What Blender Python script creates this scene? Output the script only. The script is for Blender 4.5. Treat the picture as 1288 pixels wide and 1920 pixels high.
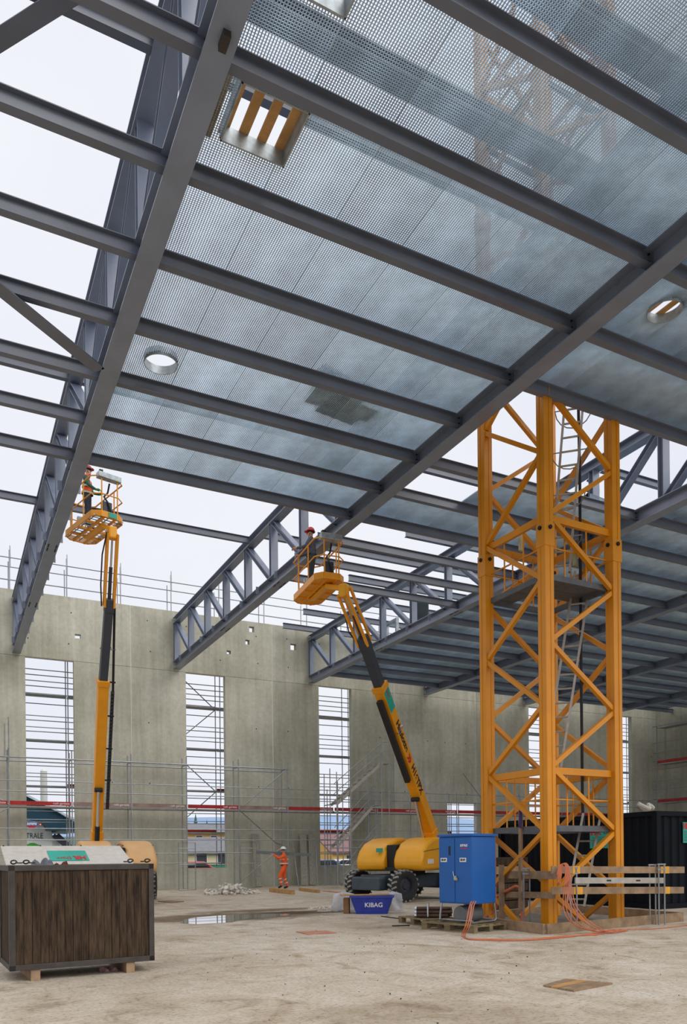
import bpy, bmesh, math, random
import numpy as np
from mathutils import Vector, Matrix

random.seed(7)
for o in list(bpy.data.objects): bpy.data.objects.remove(o)
SC = bpy.context.scene
COL = SC.collection
V = Vector

# ------------------------------------------------------------------ camera
F_PX, YAW, CY, ROLL, EYE = 1453.3, 0.47288, 1604.2, -0.010105, 1.4
_f = V((math.sin(YAW), math.cos(YAW), 0)); _r = V((math.cos(YAW), -math.sin(YAW), 0)); _u = V((0, 0, 1))
R3 = _r*math.cos(ROLL) + _u*math.sin(ROLL); U3 = -_r*math.sin(ROLL) + _u*math.cos(ROLL); CAM = V((0, 0, EYE))
cd = bpy.data.cameras.new('camera'); cam = bpy.data.objects.new('camera', cd); COL.objects.link(cam)
m = Matrix.Identity(4)
for i in range(3):
    m[i][0] = R3[i]; m[i][1] = U3[i]; m[i][2] = -_f[i]; m[i][3] = CAM[i]
cam.matrix_world = m
cd.sensor_fit = 'HORIZONTAL'; cd.sensor_width = 36.0; cd.lens = F_PX*36/1288
cd.shift_y = (CY-960)/1288; cd.clip_start = 0.1; cd.clip_end = 2000
SC.camera = cam

# ------------------------------------------------------------------ sky, sun, exposure
w = bpy.data.worlds.new('overcast_sky'); SC.world = w; w.use_nodes = True
nt = w.node_tree; bgn = nt.nodes['Background']
tc = nt.nodes.new('ShaderNodeTexCoord'); ns = nt.nodes.new('ShaderNodeTexNoise'); cr = nt.nodes.new('ShaderNodeValToRGB')
ns.inputs['Scale'].default_value = 2.2; ns.inputs['Detail'].default_value = 4
cr.color_ramp.elements[0].position = 0.3; cr.color_ramp.elements[0].color = (0.80, 0.83, 0.92, 1)
cr.color_ramp.elements[1].position = 0.7; cr.color_ramp.elements[1].color = (0.93, 0.94, 0.99, 1)
nt.links.new(tc.outputs['Generated'], ns.inputs['Vector']); nt.links.new(ns.outputs['Fac'], cr.inputs['Fac'])
nt.links.new(cr.outputs['Color'], bgn.inputs['Color']); bgn.inputs['Strength'].default_value = 1.0
sd = bpy.data.lights.new('sun_behind_clouds', 'SUN'); sd.energy = 1.35; sd.angle = math.radians(50); sd.color = (1.0, 0.97, 0.92)
so = bpy.data.objects.new('sun_behind_clouds', sd); COL.objects.link(so)
so.rotation_euler = (math.radians(48), 0, math.radians(28))
SC.view_settings.view_transform = 'Standard'; SC.view_settings.look = 'None'
SC.view_settings.exposure = 0.0; SC.view_settings.gamma = 1.0; SC.view_settings.use_curve_mapping = False

# ------------------------------------------------------------------ survey helpers: sight lines from the tripod to real planes
def ray(px, py): return R3*((px-644)/F_PX) - U3*((py-CY)/F_PX) + _f
def P(px, py, x=None, y=None, z=None, d=None):
    r = ray(px, py)
    if d is None:
        d = (x-CAM.x)/r.x if x is not None else (y-CAM.y)/r.y if y is not None else (z-CAM.z)/r.z
    return CAM + r*d
def along(p0, u, px):            # distance along ground direction u from p0 to the vertical sight plane px
    r = ray(px, 1600); a = r.y; b = -r.x
    return -((p0[0])*a + (p0[1])*b)/(u[0]*a + u[1]*b)

# ------------------------------------------------------------------ materials
MATS = {}
def lin(c): return tuple(((v/255+0.055)/1.055)**2.4 if v > 10 else v/255/12.92 for v in c)
def mat(name, rgb, rough=0.5, metal=0.0, var=0.12, scale=6.0, bump=0.0, bscale=None, rnd=0.0, streak=None, spec=0.5, rgb2=None, alpha=None):
    if name in MATS: return MATS[name]
    m = bpy.data.materials.new(name); m.use_nodes = True; t = m.node_tree; b = t.nodes['Principled BSDF']
    c = lin(rgb); c2 = lin(rgb2) if rgb2 else tuple(v*(1-var) for v in c); c1 = tuple(min(1, v*(1+var)) for v in c) if not rgb2 else c
    tc = t.nodes.new('ShaderNodeTexCoord'); mp = t.nodes.new('ShaderNodeMapping'); n = t.nodes.new('ShaderNodeTexNoise')
    if streak: mp.inputs['Scale'].default_value = streak
    n.inputs['Scale'].default_value = scale; n.inputs['Detail'].default_value = 6; n.inputs['Roughness'].default_value = 0.62
    r = t.nodes.new('ShaderNodeValToRGB'); r.color_ramp.elements[0].position = 0.33; r.color_ramp.elements[1].position = 0.67
    r.color_ramp.elements[0].color = (*c2, 1); r.color_ramp.elements[1].color = (*c1, 1)
    t.links.new(tc.outputs['Object'], mp.inputs['Vector']); t.links.new(mp.outputs['Vector'], n.inputs['Vector']); t.links.new(n.outputs['Fac'], r.inputs['Fac'])
    col = r.outputs['Color']
    if rnd:
        oi = t.nodes.new('ShaderNodeObjectInfo'); mr = t.nodes.new('ShaderNodeMapRange'); mx = t.nodes.new('ShaderNodeMixRGB')
        mr.inputs['To Min'].default_value = 1-rnd; mr.inputs['To Max'].default_value = 1+rnd; mx.blend_type = 'MULTIPLY'; mx.inputs['Fac'].default_value = 1
        t.links.new(oi.outputs['Random'], mr.inputs['Value']); t.links.new(col, mx.inputs['Color1']); t.links.new(mr.outputs['Result'], mx.inputs['Color2'])
        col = mx.outputs['Color']
    t.links.new(col, b.inputs['Base Color'])
    b.inputs['Roughness'].default_value = rough; b.inputs['Metallic'].default_value = metal; b.inputs['Specular IOR Level'].default_value = spec
    if alpha is not None: b.inputs['Alpha'].default_value = alpha
    if bump:
        n2 = t.nodes.new('ShaderNodeTexNoise'); n2.inputs['Scale'].default_value = bscale or scale*4; n2.inputs['Detail'].default_value = 5
        bp = t.nodes.new('ShaderNodeBump'); bp.inputs['Strength'].default_value = bump; bp.inputs['Distance'].default_value = 0.02
        t.links.new(mp.outputs['Vector'], n2.inputs['Vector']); t.links.new(n2.outputs['Fac'], bp.inputs['Height']); t.links.new(bp.outputs['Normal'], b.inputs['Normal'])
    MATS[name] = m; return m

STEEL = mat('blue_grey_steel_paint', (122, 131, 150), 0.34, 0.0, 0.12, 1.4, rnd=0.06, spec=0.8)
STEEL_P = mat('purlin_steel_paint', (100, 106, 121), 0.36, 0.0, 0.12, 1.0, rnd=0.08, spec=0.7)
GALV = mat('galvanised_grating', (192, 212, 227), 0.36, 0.30, 0.15, 3.0, rnd=0.14)
GALVT = mat('galvanised_tube', (150, 153, 156), 0.4, 0.6, 0.15, 5.0)
GALVS = mat('galvanised_sheet', (168, 176, 180), 0.45, 0.5, 0.25, 9.0)
BOLT = mat('dark_bolt', (38, 40, 44), 0.5, 0.6)
CRANE = mat('crane_yellow_paint', (214, 137, 2), 0.40, 0.0, 0.10, 1.2, rnd=0.05)
LIFT = mat('lift_yellow_paint', (240, 168, 20), 0.35, 0.0, 0.06, 2.0)
LIFTO = mat('lift_orange_paint', (234, 154, 14), 0.4, 0.0, 0.08, 2.0)
LIFTT = mat('faded_tan_hood', (226, 178, 120), 0.5, 0.0, 0.06, 2.0)
LIFTG = mat('lift_dark_grey', (58, 62, 72), 0.45, 0.1, 0.1, 3.0)
CHAS = mat('chassis_grey', (66, 78, 88), 0.5, 0.1, 0.15, 3.0)
BLACK = mat('black_rubber_plastic', (26, 26, 28), 0.6, 0.0, 0.2, 6.0)
TYRE = mat('tyre_rubber', (44, 44, 45), 0.85, 0.0, 0.3, 9.0, 0.2)
TREAD = mat('dusty_tread', (150, 148, 142), 0.9, 0.0, 0.3, 6.0)
CHROME = mat('cylinder_rod', (205, 208, 212), 0.2, 0.9, 0.03)
WHITE = mat('white_paint', (232, 232, 230), 0.5, 0.0, 0.05)
TEAL = mat('teal_sign', (30, 160, 140), 0.45, 0.0, 0.10, 3.0)
RED = mat('red_print', (190, 22, 30), 0.5, 0.0, 0.05)
REDB = mat('red_toe_board', (160, 34, 30), 0.6, 0.0, 0.25, 4.0)
GREYB = mat('faded_toe_board', (140, 116, 106), 0.7, 0.0, 0.25, 4.0)
WOODN = mat('scaffold_timber', (150, 124, 96), 0.8, 0.0, 0.28, 5.0, 0.2, streak=(1, 1, 1), rnd=0.12)
WOODL = mat('fresh_timber', (186, 142, 88), 0.75, 0.0, 0.2, 5.0, rnd=0.1)
WOODG = mat('weathered_pallet_timber', (128, 112, 82), 0.85, 0.0, 0.3, 6.0, 0.2, rnd=0.12)
WOODY = mat('yellow_plank_end', (222, 158, 44), 0.6, 0.0, 0.12, 4.0)
PLYD = mat('dark_weathered_planks', (86, 69, 53), 0.85, 0.0, 0.3, 4.0, 0.25, bscale=24, streak=(7, 7, 0.8), rnd=0.07, rgb2=(38, 30, 24), spec=0.2)
IRON = mat('dark_iron_frame', (72, 66, 62), 0.55, 0.4, 0.25, 5.0)
CHIP = mat('chipboard', (196, 190, 180), 0.8, 0.0, 0.08, 14.0)
BLUE = mat('cabinet_blue', (6, 88, 164), 0.4, 0.0, 0.06, 2.0)
BLUET = mat('tub_blue', (44, 60, 158), 0.5, 0.0, 0.22, 7.0)
CONTB = mat('container_black_blue', (6, 12, 20), 0.6, 0.0, 0.3, 2.0, bump=0.05, spec=0.15)
CABLE = mat('orange_cable', (196, 108, 70), 0.5, 0.0, 0.12, 5.0)
PLASTIC = mat('milky_plastic_sheet', (226, 228, 230), 0.35, 0.0, 0.05, 6.0, 0.6, 8.0)
PLASTER = mat('white_rubble', (214, 208, 196), 0.9, 0.0, 0.15, 9.0, 0.4)
RUST = mat('rust_red_sheet', (188, 128, 104), 0.8, 0.0, 0.2, 5.0)
SKIN = mat('skin', (202, 146, 118), 0.6, 0.0, 0.05)
HAIR = mat('grey_brown_hair', (92, 80, 72), 0.8, 0.0, 0.2, 30)
ORANGE = mat('hi_vis_orange', (250, 92, 22), 0.7, 0.0, 0.10, 12.0, 0.2)
REFLECT = mat('reflective_tape', (205, 208, 196), 0.4, 0.0, 0.05)
NAVY = mat('navy_trousers', (48, 52, 68), 0.85, 0.0, 0.2, 12.0, 0.3)
JACKET = mat('grey_work_jacket', (84, 88, 98), 0.85, 0.0, 0.2, 12.0, 0.3)
DKGREEN = mat('dark_green_trousers', (52, 62, 66), 0.85, 0.0, 0.2, 12.0, 0.3)
GREENJ = mat('green_sleeve', (40, 92, 78), 0.8, 0.0, 0.15, 12.0, 0.3)
GREENG = mat('green_glove', (70, 150, 60), 0.7, 0.0, 0.1)
HELR = mat('red_helmet', (216, 50, 52), 0.3, 0.0, 0.05)
HELP = mat('dark_red_helmet', (158, 44, 60), 0.3, 0.0, 0.05)
HELW = mat('white_helmet', (232, 232, 232), 0.3, 0.0, 0.04)
BOOT = mat('black_boots', (30, 28, 28), 0.7)
CHAIN = mat('energy_chain_black', (24, 24, 27), 0.55)
ALU = mat('aluminium_ladder', (176, 170, 160), 0.45, 0.4, 0.15, 6.0)
PLATF = mat('crane_platform_grey', (96, 98, 102), 0.6, 0.3, 0.2, 4.0)

def mix_mat(name, build):
    m = bpy.data.materials.new(name); m.use_nodes = True; build(m.node_tree, m.node_tree.nodes['Principled BSDF']); MATS[name] = m; return m
def nd(t, kind, **kw):
    n = t.nodes.new(kind)
    for k, v in kw.items():
        if k in n.inputs: n.inputs[k].default_value = v
        else: setattr(n, k, v)
    return n
def ramp(t, src, stops):
    r = t.nodes.new('ShaderNodeValToRGB'); e = r.color_ramp.elements
    while len(e) < len(stops): e.new(0.5)
    for i, (p, c) in enumerate(stops): e[i].position = p; e[i].color = (*lin(c), 1)
    t.links.new(src, r.inputs['Fac']); return r.outputs['Color']
def mul(t, a, b, fac=1.0, mode='MULTIPLY'):
    x = t.nodes.new('ShaderNodeMixRGB'); x.blend_type = mode; x.inputs['Fac'].default_value = fac
    t.links.new(a, x.inputs['Color1']); t.links.new(b, x.inputs['Color2']); return x.outputs['Color']

def _conc(t, b):
    tc = nd(t, 'ShaderNodeTexCoord'); L = t.links
    n1 = nd(t, 'ShaderNodeTexNoise', Scale=0.55, Detail=5.0); L.new(tc.outputs['Object'], n1.inputs['Vector'])
    c = ramp(t, n1.outputs['Fac'], [(0.3, (186, 184, 168)), (0.55, (205, 203, 188)), (0.75, (216, 214, 200))])
    mp = nd(t, 'ShaderNodeMapping'); mp.inputs['Scale'].default_value = (2.2, 2.2, 0.10); L.new(tc.outputs['Object'], mp.inputs['Vector'])
    n2 = nd(t, 'ShaderNodeTexNoise', Scale=2.0, Detail=7.0, Roughness=0.65); L.new(mp.outputs['Vector'], n2.inputs['Vector'])
    c = mul(t, c, ramp(t, n2.outputs['Fac'], [(0.3, (214, 212, 206)), (0.6, (252, 252, 250))]), 0.6)
    n3 = nd(t, 'ShaderNodeTexNoise', Scale=5.0, Detail=8.0, Roughness=0.7); L.new(tc.outputs['Object'], n3.inputs['Vector'])
    c = mul(t, c, ramp(t, n3.outputs['Fac'], [(0.3, (218, 218, 214)), (0.6, (255, 255, 255))]), 0.6)
    oi = nd(t, 'ShaderNodeObjectInfo'); c = mul(t, c, ramp(t, oi.outputs['Random'], [(0, (226, 226, 222)), (1, (255, 255, 255))]))
    L.new(c, b.inputs['Base Color']); b.inputs['Roughness'].default_value = 0.85; b.inputs['Specular IOR Level'].default_value = 0.25
    bp = nd(t, 'ShaderNodeBump', Strength=0.25, Distance=0.02); L.new(n3.outputs['Fac'], bp.inputs['Height']); L.new(bp.outputs['Normal'], b.inputs['Normal'])
CONC = mix_mat('cast_concrete', _conc)
JOINT = mat('pale_joint_filler', (214, 214, 208), 0.9, 0.0, 0.1, 6.0)

def _floor(t, b):
    tc = nd(t, 'ShaderNodeTexCoord'); L = t.links; o = tc.outputs['Object']
    n1 = nd(t, 'ShaderNodeTexNoise', Scale=0.28, Detail=8.0, Roughness=0.62, Distortion=0.4); L.new(o, n1.inputs['Vector'])
    c = ramp(t, n1.outputs['Fac'], [(0.30, (176, 160, 138)), (0.44, (206, 193, 174)), (0.62, (218, 208, 192)), (0.78, (196, 182, 160))])
    n2 = nd(t, 'ShaderNodeTexNoise', Scale=1.9, Detail=9.0, Roughness=0.7, Distortion=0.8); L.new(o, n2.inputs['Vector'])
    c = mul(t, c, ramp(t, n2.outputs['Fac'], [(0.30, (160, 146, 126)), (0.45, (232, 226, 216)), (0.62, (255, 255, 255))]), 0.75)
    n3 = nd(t, 'ShaderNodeTexNoise', Scale=22.0, Detail=6.0, Roughness=0.7); L.new(o, n3.inputs['Vector'])
    c = mul(t, c, ramp(t, n3.outputs['Fac'], [(0.32, (150, 142, 130)), (0.5, (252, 252, 252))]), 0.7)
    n4 = nd(t, 'ShaderNodeTexNoise', Scale=0.55, Detail=6.0, Roughness=0.6, Distortion=1.2); n4.noise_dimensions = '4D'; n4.inputs['W'].default_value = 3.3; L.new(o, n4.inputs['Vector'])
    c = mul(t, c, ramp(t, n4.outputs['Fac'], [(0.60, (255, 255, 255)), (0.68, (196, 172, 134)), (0.8, (186, 160, 124))]), 0.6)
    # damp ground round the puddle (a stain with its own outline)
    sp = nd(t, 'ShaderNodeSeparateXYZ'); L.new(o, sp.inputs['Vector'])
    def blob(cx, cy, sx, sy, lo, hi, wob=0.6):
        a = nd(t, 'ShaderNodeMath', operation='SUBTRACT'); a.inputs[1].default_value = cx; L.new(sp.outputs['X'], a.inputs[0])
        a2 = nd(t, 'ShaderNodeMath', operation='DIVIDE'); a2.inputs[1].default_value = sx; L.new(a.outputs[0], a2.inputs[0])
        d = nd(t, 'ShaderNodeMath', operation='SUBTRACT'); d.inputs[1].default_value = cy; L.new(sp.outputs['Y'], d.inputs[0])
        d2 = nd(t, 'ShaderNodeMath', operation='DIVIDE'); d2.inputs[1].default_value = sy; L.new(d.outputs[0], d2.inputs[0])
        p1 = nd(t, 'ShaderNodeMath', operation='MULTIPLY'); L.new(a2.outputs[0], p1.inputs[0]); L.new(a2.outputs[0], p1.inputs[1])
        p2 = nd(t, 'ShaderNodeMath', operation='MULTIPLY_ADD'); L.new(d2.outputs[0], p2.inputs[0]); L.new(d2.outputs[0], p2.inputs[1]); L.new(p1.outputs[0], p2.inputs[2])
        q = nd(t, 'ShaderNodeMath', operation='MULTIPLY_ADD'); q.inputs[1].default_value = wob*2; L.new(n2.outputs['Fac'], q.inputs[0]); L.new(p2.outputs[0], q.inputs[2])
        mr = nd(t, 'ShaderNodeMapRange'); mr.inputs['From Min'].default_value = lo+wob; mr.inputs['From Max'].default_value = hi+wob; L.new(q.outputs[0], mr.inputs['Value']); return mr.outputs['Result']
    for args in ((5.9, 17.3, 2.6, 1.3, 0.55, 1.2), (8.0, 17.6, 1.6, 0.6, 0.5, 1.3), (7.2, 18.9, 1.8, .5, .3, 1.6)):
        m = blob(*args); c = mul(t, c, ramp(t, m, [(0.0, (168, 156, 140)), (1.0, (255, 255, 255))]))
    L.new(c, b.inputs['Base Color']); b.inputs['Roughness'].default_value = 0.8; b.inputs['Specular IOR Level'].default_value = 0.3
    bp = nd(t, 'ShaderNodeBump', Strength=0.35, Distance=0.02); ad = nd(t, 'ShaderNodeMath', operation='ADD'); L.new(n2.outputs['Fac'], ad.inputs[0]); L.new(n3.outputs['Fac'], ad.inputs[1])
    L.new(ad.outputs[0], bp.inputs['Height']); L.new(bp.outputs['Normal'], b.inputs['Normal'])
FLOOR = mix_mat('dusty_concrete_floor', _floor)
def _water(t, b):
    b.inputs['Base Color'].default_value = (0.10, 0.09, 0.075, 1); b.inputs['Roughness'].default_value = 0.03; b.inputs['IOR'].default_value = 1.6; b.inputs['Specular IOR Level'].default_value = 1.0
    b.inputs['Coat Weight'].default_value = 1.0
WATER = mix_mat('puddle_water', _water)
def _sheet(t, b):
    b.inputs['Base Color'].default_value = (0.85, 0.87, 0.9, 1); b.inputs['Roughness'].default_value = 0.25; b.inputs['Alpha'].default_value = 0.6
    n = nd(t, 'ShaderNodeTexNoise', Scale=7.0, Detail=5.0); bp = nd(t, 'ShaderNodeBump', Strength=0.7, Distance=0.05); t.links.new(n.outputs['Fac'], bp.inputs['Height']); t.links.new(bp.outputs['Normal'], b.inputs['Normal'])
FILM = mix_mat('clear_plastic_film', _sheet)

# ------------------------------------------------------------------ mesh builder
class MB:
    def __init__(s): s.v = []; s.f = []
    def add(s, vs, fs):
        n = len(s.v); s.v += [tuple(p) for p in vs]; s.f += [tuple(i+n for i in q) for q in fs]; return s
    def box(s, c, d, rz=0.0, M=None):
        hx, hy, hz = d[0]/2, d[1]/2, d[2]/2; cs, sn = math.cos(rz), math.sin(rz); vs = []
        for z in (-hz, hz):
            for x, y in ((-hx, -hy), (hx, -hy), (hx, hy), (-hx, hy)):
                p = V((x*cs-y*sn, x*sn+y*cs, z))
                if M: p = M @ p
                vs.append(V(c)+p)
        return s.add(vs, [(3, 2, 1, 0), (4, 5, 6, 7), (0, 1, 5, 4), (1, 2, 6, 5), (2, 3, 7, 6), (3, 0, 4, 7)])
    def cbox(s, lo, hi): return s.box([(a+b)/2 for a, b in zip(lo, hi)], [b-a for a, b in zip(lo, hi)])
    def frame(s, p, q, up=(0, 0, 1)):
        p, q = V(p), V(q); d = (q-p).normalized(); u = V(up)
        if abs(d.dot(u)) > 0.98: u = V((0, 1, 0)) if abs(d.y) < 0.9 else V((1, 0, 0))
        side = d.cross(u).normalized(); u = side.cross(d).normalized(); return p, q, d, side, u
    def prism(s, p, q, prof, up=(0, 0, 1)):      # profile [(side, up)] swept from p to q
        p, q, d, sd_, u = s.frame(p, q, up); n = len(prof)
        vs = [p+sd_*a+u*b for a, b in prof]+[q+sd_*a+u*b for a, b in prof]
        return s.add(vs, [tuple(range(n))[::-1], tuple(range(n, 2*n))]+[(i, (i+1) % n, n+(i+1) % n, n+i) for i in range(n)])
    def bar(s, p, q, w_, h_, up=(0, 0, 1)):
        a, b = w_/2, h_/2; return s.prism(p, q, [(-a, -b), (a, -b), (a, b), (-a, b)], up)
    def ibeam(s, p, q, w_, h_, tf, tw, up=(0, 0, 1)):   # H section, web plane contains "up"
        a, b, c = w_/2, h_/2, tw/2; i = b-tf
        return s.prism(p, q, [(-a, -b), (a, -b), (a, -i), (c, -i), (c, i), (a, i), (a, b), (-a, b), (-a, i), (-c, i), (-c, -i), (-a, -i)], up)
    def angle(s, p, q, a, t, up=(0, 0, 1), fx=1, fy=1):
        pr = [(0, 0), (a*fx, 0), (a*fx, t*fy), (t*fx, t*fy), (t*fx, a*fy), (0, a*fy)]
        return s.prism(p, q, pr if fx*fy > 0 else pr[::-1], up)
    def tube(s, p, q, r, n=8, r2=None):
        r2 = r if r2 is None else r2; p, q, d, sd_, u = s.frame(p, q)
        ring = [(math.cos(2*math.pi*k/n), math.sin(2*math.pi*k/n)) for k in range(n)]
        vs = [p+(sd_*a+u*b)*r for a, b in ring]+[q+(sd_*a+u*b)*r2 for a, b in ring]
        return s.add(vs, [tuple(range(n))[::-1], tuple(range(n, 2*n))]+[(i, (i+1) % n, n+(i+1) % n, n+i) for i in range(n)])
    def path(s, pts, r, n=8, closed=False):
        pts = [V(p) for p in pts]; N = len(pts); rings = []; prev = None
        for i, p in enumerate(pts):
            a = pts[i-1] if (i > 0 or closed) else pts[i]; b = pts[(i+1) % N] if (i < N-1 or closed) else pts[i]
            d = (b-a).normalized()
            if prev is None:
                u = V((0, 0, 1)) if abs(d.z) < 0.9 else V((1, 0, 0)); prev = u
            side = d.cross(prev)
            if side.length < 1e-4: side = d.cross(V((0.3, 1, 0.2)))
            side.normalize(); u = side.cross(d).normalized(); prev = u
            rings.append([p+(side*math.cos(2*math.pi*k/n)+u*math.sin(2*math.pi*k/n))*(r[i] if isinstance(r, (list, tuple)) else r) for k in range(n)])
        vs = [x for rg in rings for x in rg]; fs = []
        for i in range(N-1 if not closed else N):
            j = (i+1) % N
            for k in range(n): fs.append((i*n+k, i*n+(k+1) % n, j*n+(k+1) % n, j*n+k))
        if not closed: fs += [tuple(range(n))[::-1], tuple(range((N-1)*n, N*n))]
        return s.add(vs, fs)
    def lathe(s, c, axis, prof, n=24):           # prof [(radius, along axis)]
        ax = V(axis).normalized(); t = V((0, 0, 1)) if abs(ax.z) < 0.9 else V((1, 0, 0)); a = ax.cross(t).normalized(); b = ax.cross(a)
        c = V(c); vs = []; m_ = len(prof)
        for k in range(n):
            th = 2*math.pi*k/n; e = a*math.cos(th)+b*math.sin(th)
            vs += [c+e*r+ax*h for r, h in prof]
        fs = [(k*m_+i, k*m_+i+1, ((k+1) % n)*m_+i+1, ((k+1) % n)*m_+i) for k in range(n) for i in range(m_-1)]
        return s.add(vs, fs)
    def poly(s, pts, ext):                        # planar outline thickened by ext
        pts = [V(p) for p in pts]; e = V(ext); n = len(pts)
        return s.add(pts+[p+e for p in pts], [tuple(range(n))[::-1], tuple(range(n, 2*n))]+[(i, (i+1) % n, n+(i+1) % n, n+i) for i in range(n)])
    def mesh(s, name):
        me = bpy.data.meshes.new(name); me.from_pydata(s.v, [], s.f); me.validate(); 
        bm = bmesh.new(); bm.from_mesh(me); bmesh.ops.recalc_face_normals(bm, faces=bm.faces); bm.to_mesh(me); bm.free()
        return me
    def build(s, name, m_, parent=None, smooth=False, bevel=0.0, **tags):
        me = s.mesh(name); me.materials.append(m_)
        return link(name, me, parent, smooth, bevel, **tags)
def link(name, me, parent=None, smooth=False, bevel=0.0, **tags):
    o = bpy.data.objects.new(name, me); COL.objects.link(o)
    if smooth:
        for p in me.polygons: p.use_smooth = True
        try: me.set_sharp_from_angle(angle=math.radians(40))
        except Exception: pass
    if bevel:
        b = o.modifiers.new('bevel', 'BEVEL'); b.width = bevel; b.segments = 2; b.limit_method = 'ANGLE'
    if parent: setpar(o, parent)
    for k, v in tags.items(): o[k] = v
    return o
def setpar(o, parent):
    o.parent = parent; o.matrix_parent_inverse = parent.matrix_world.inverted() if False else Matrix.Translation(-parent.location)
def empty(name, loc, **tags):
    o = bpy.data.objects.new(name, None); COL.objects.link(o); o.location = loc; o.empty_display_size = 0.2
    for k, v in tags.items(): o[k] = v
    return o
def thing(name, label, cat, loc=(0, 0, 0), group=None):
    o = empty(name, loc, label=label, category=cat)
    if group: o['group'] = group
    return o
def tagged(o, label, cat, group=None, kind=None):
    o['label'] = label; o['category'] = cat
    if group: o['group'] = group
    if kind: o['kind'] = kind
    return o
def text(name, s, size, m_, parent, origin, xdir, ydir, ext=0.002, shear=0.0, bold=0.0, width=None):
    cu = bpy.data.curves.new(name, 'FONT'); cu.body = s; cu.size = size; cu.extrude = ext; cu.align_x = 'CENTER'; cu.align_y = 'CENTER'; cu.shear = shear; cu.offset = bold
    to = bpy.data.objects.new('tmp_text', cu); COL.objects.link(to)
    dg = bpy.context.evaluated_depsgraph_get(); me = bpy.data.meshes.new_from_object(to.evaluated_get(dg)); bpy.data.objects.remove(to)
    x = V(xdir).normalized(); y = V(ydir).normalized(); n = x.cross(y); o_ = V(origin)
    xs = [v.co.x for v in me.vertices]; sx = 1.0
    if width and xs: sx = width/(max(xs)-min(xs))
    for v in me.vertices: c = v.co.copy(); v.co = o_+x*c.x*sx+y*c.y+n*c.z
    me.materials.clear(); me.materials.append(m_); me.name = name
    return link(name, me, parent)
ORD = ['first', 'second', 'third', 'fourth', 'fifth', 'sixth', 'seventh', 'eighth', 'ninth', 'tenth', 'eleventh', 'twelfth', 'thirteenth', 'fourteenth', 'fifteenth', 'sixteenth', 'seventeenth', 'eighteenth', 'nineteenth', 'twentieth']

# ------------------------------------------------------------------ hall shell
YW, XR, TOP, HEAD = 34.0, 39.3, 12.32, 9.66
MB().cbox((-16, -14, -0.25), (XR+0.3, YW+0.3, 0)).build('floor', FLOOR, kind='structure')
GROUND = mat('outside_ground', (120, 124, 110), 0.9, 0.0, 0.2, 0.3)
MB().cbox((-160, -60, -0.75), (260, 460, -0.3)).build('ground', GROUND, kind='structure')

def wall_panel(x0, x1, z0, z1, holes, y0, y1, flip=False):
    """slab in the XZ plane with rectangular openings; flip builds it in the YZ plane"""
    xs = sorted({x0, x1, *[min(max(h[i], x0), x1) for h in holes for i in (0, 1)]}); zs = sorted({z0, z1, *[min(max(h[i], z0), z1) for h in holes for i in (2, 3)]})
    solid = {}
    for i in range(len(xs)-1):
        for k in range(len(zs)-1):
            cx, cz = (xs[i]+xs[i+1])/2, (zs[k]+zs[k+1])/2
            solid[i, k] = not any(h[0] < cx < h[1] and h[2] < cz < h[3] for h in holes)
    mb = MB(); T = (lambda x, y, z: (y, x, z)) if flip else (lambda x, y, z: (x, y, z))
    for (i, k), s in solid.items():
        if not s: continue
        a, b, c, d = xs[i], xs[i+1], zs[k], zs[k+1]
        q = lambda *p: mb.add([T(*r) for r in p], [(0, 1, 2, 3)])
        q((a, y0, c), (b, y0, c), (b, y0, d), (a, y0, d)); q((a, y1, c), (a, y1, d), (b, y1, d), (b, y1, c))
        if not solid.get((i-1, k)): q((a, y0, c), (a, y0, d), (a, y1, d), (a, y1, c))
        if not solid.get((i+1, k)): q((b, y0, c), (b, y1, c), (b, y1, d), (b, y0, d))
        if not solid.get((i, k-1)): q((a, y0, c), (a, y1, c), (b, y1, c), (b, y0, c))
        if not solid.get((i, k+1)): q((a, y0, d), (b, y0, d), (b, y1, d), (a, y1, d))
    bm_ = mb.mesh('concrete_panel'); bm = bmesh.new(); bm.from_mesh(bm_); bmesh.ops.remove_doubles(bm, verts=bm.verts, dist=1e-4); bmesh.ops.recalc_face_normals(bm, faces=bm.faces); bm.to_mesh(bm_); bm.free()
    bm_.materials.append(CONC); return bm_
WIN = [(-3.7, -1.8, 0.9, 9.66), (2.91, 4.80, 0.9, 9.66), (9.57, 11.40, 0.9, 9.66), (16.13, 17.92, 0.92, 9.66), (23.6, 27.25, 1.35, 4.12), (29.16, 31.12, 0.95, 9.66), (35.3, 37.19, 0.95, 9.66)]
def sq(px, py, w_=0.34, h_=0.3): p = P(px, py, y=YW); return (p.x-w_/2, p.x+w_/2, p.z-h_/2, p.z+h_/2)
SLOT = [sq(146, 1193, 0.24, .18), sq(429, 1223, 0.2, .16), sq(464, 1204, 0.2, .22), sq(472, 1180, 0.24, .26), sq(550, 1213, 0.3, .3)]
wb = empty('wall_back', (0, YW, 0), kind='structure')
JX = [-16, -5.97, 0.6, 7.16, 13.73, 20.4, 25.5, 33.2, XR+0.3]; g_ = 0.02
for a, b in zip(JX[:-1], JX[1:]):
    link('concrete_panel', wall_panel(a+g_, b-g_, HEAD+0.008, TOP, [h for h in SLOT if a < h[0] < b], YW, YW+0.28), wb)
    link('concrete_panel', wall_panel(a+g_, b-g_, 0.0, HEAD-0.008, [h for h in WIN if a < h[0] < b], YW, YW+0.28), wb)
jm = MB()
for x in JX[1:-1]: jm.cbox((x-g_, YW+0.012, 0), (x+g_, YW+0.2, TOP))
jm.cbox((JX[0], YW+0.03, HEAD-0.008), (JX[-1], YW+0.2, HEAD+0.008))
jm.build('joint_filler', JOINT, wb)
th = MB(); rh = random.Random(11)
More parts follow.
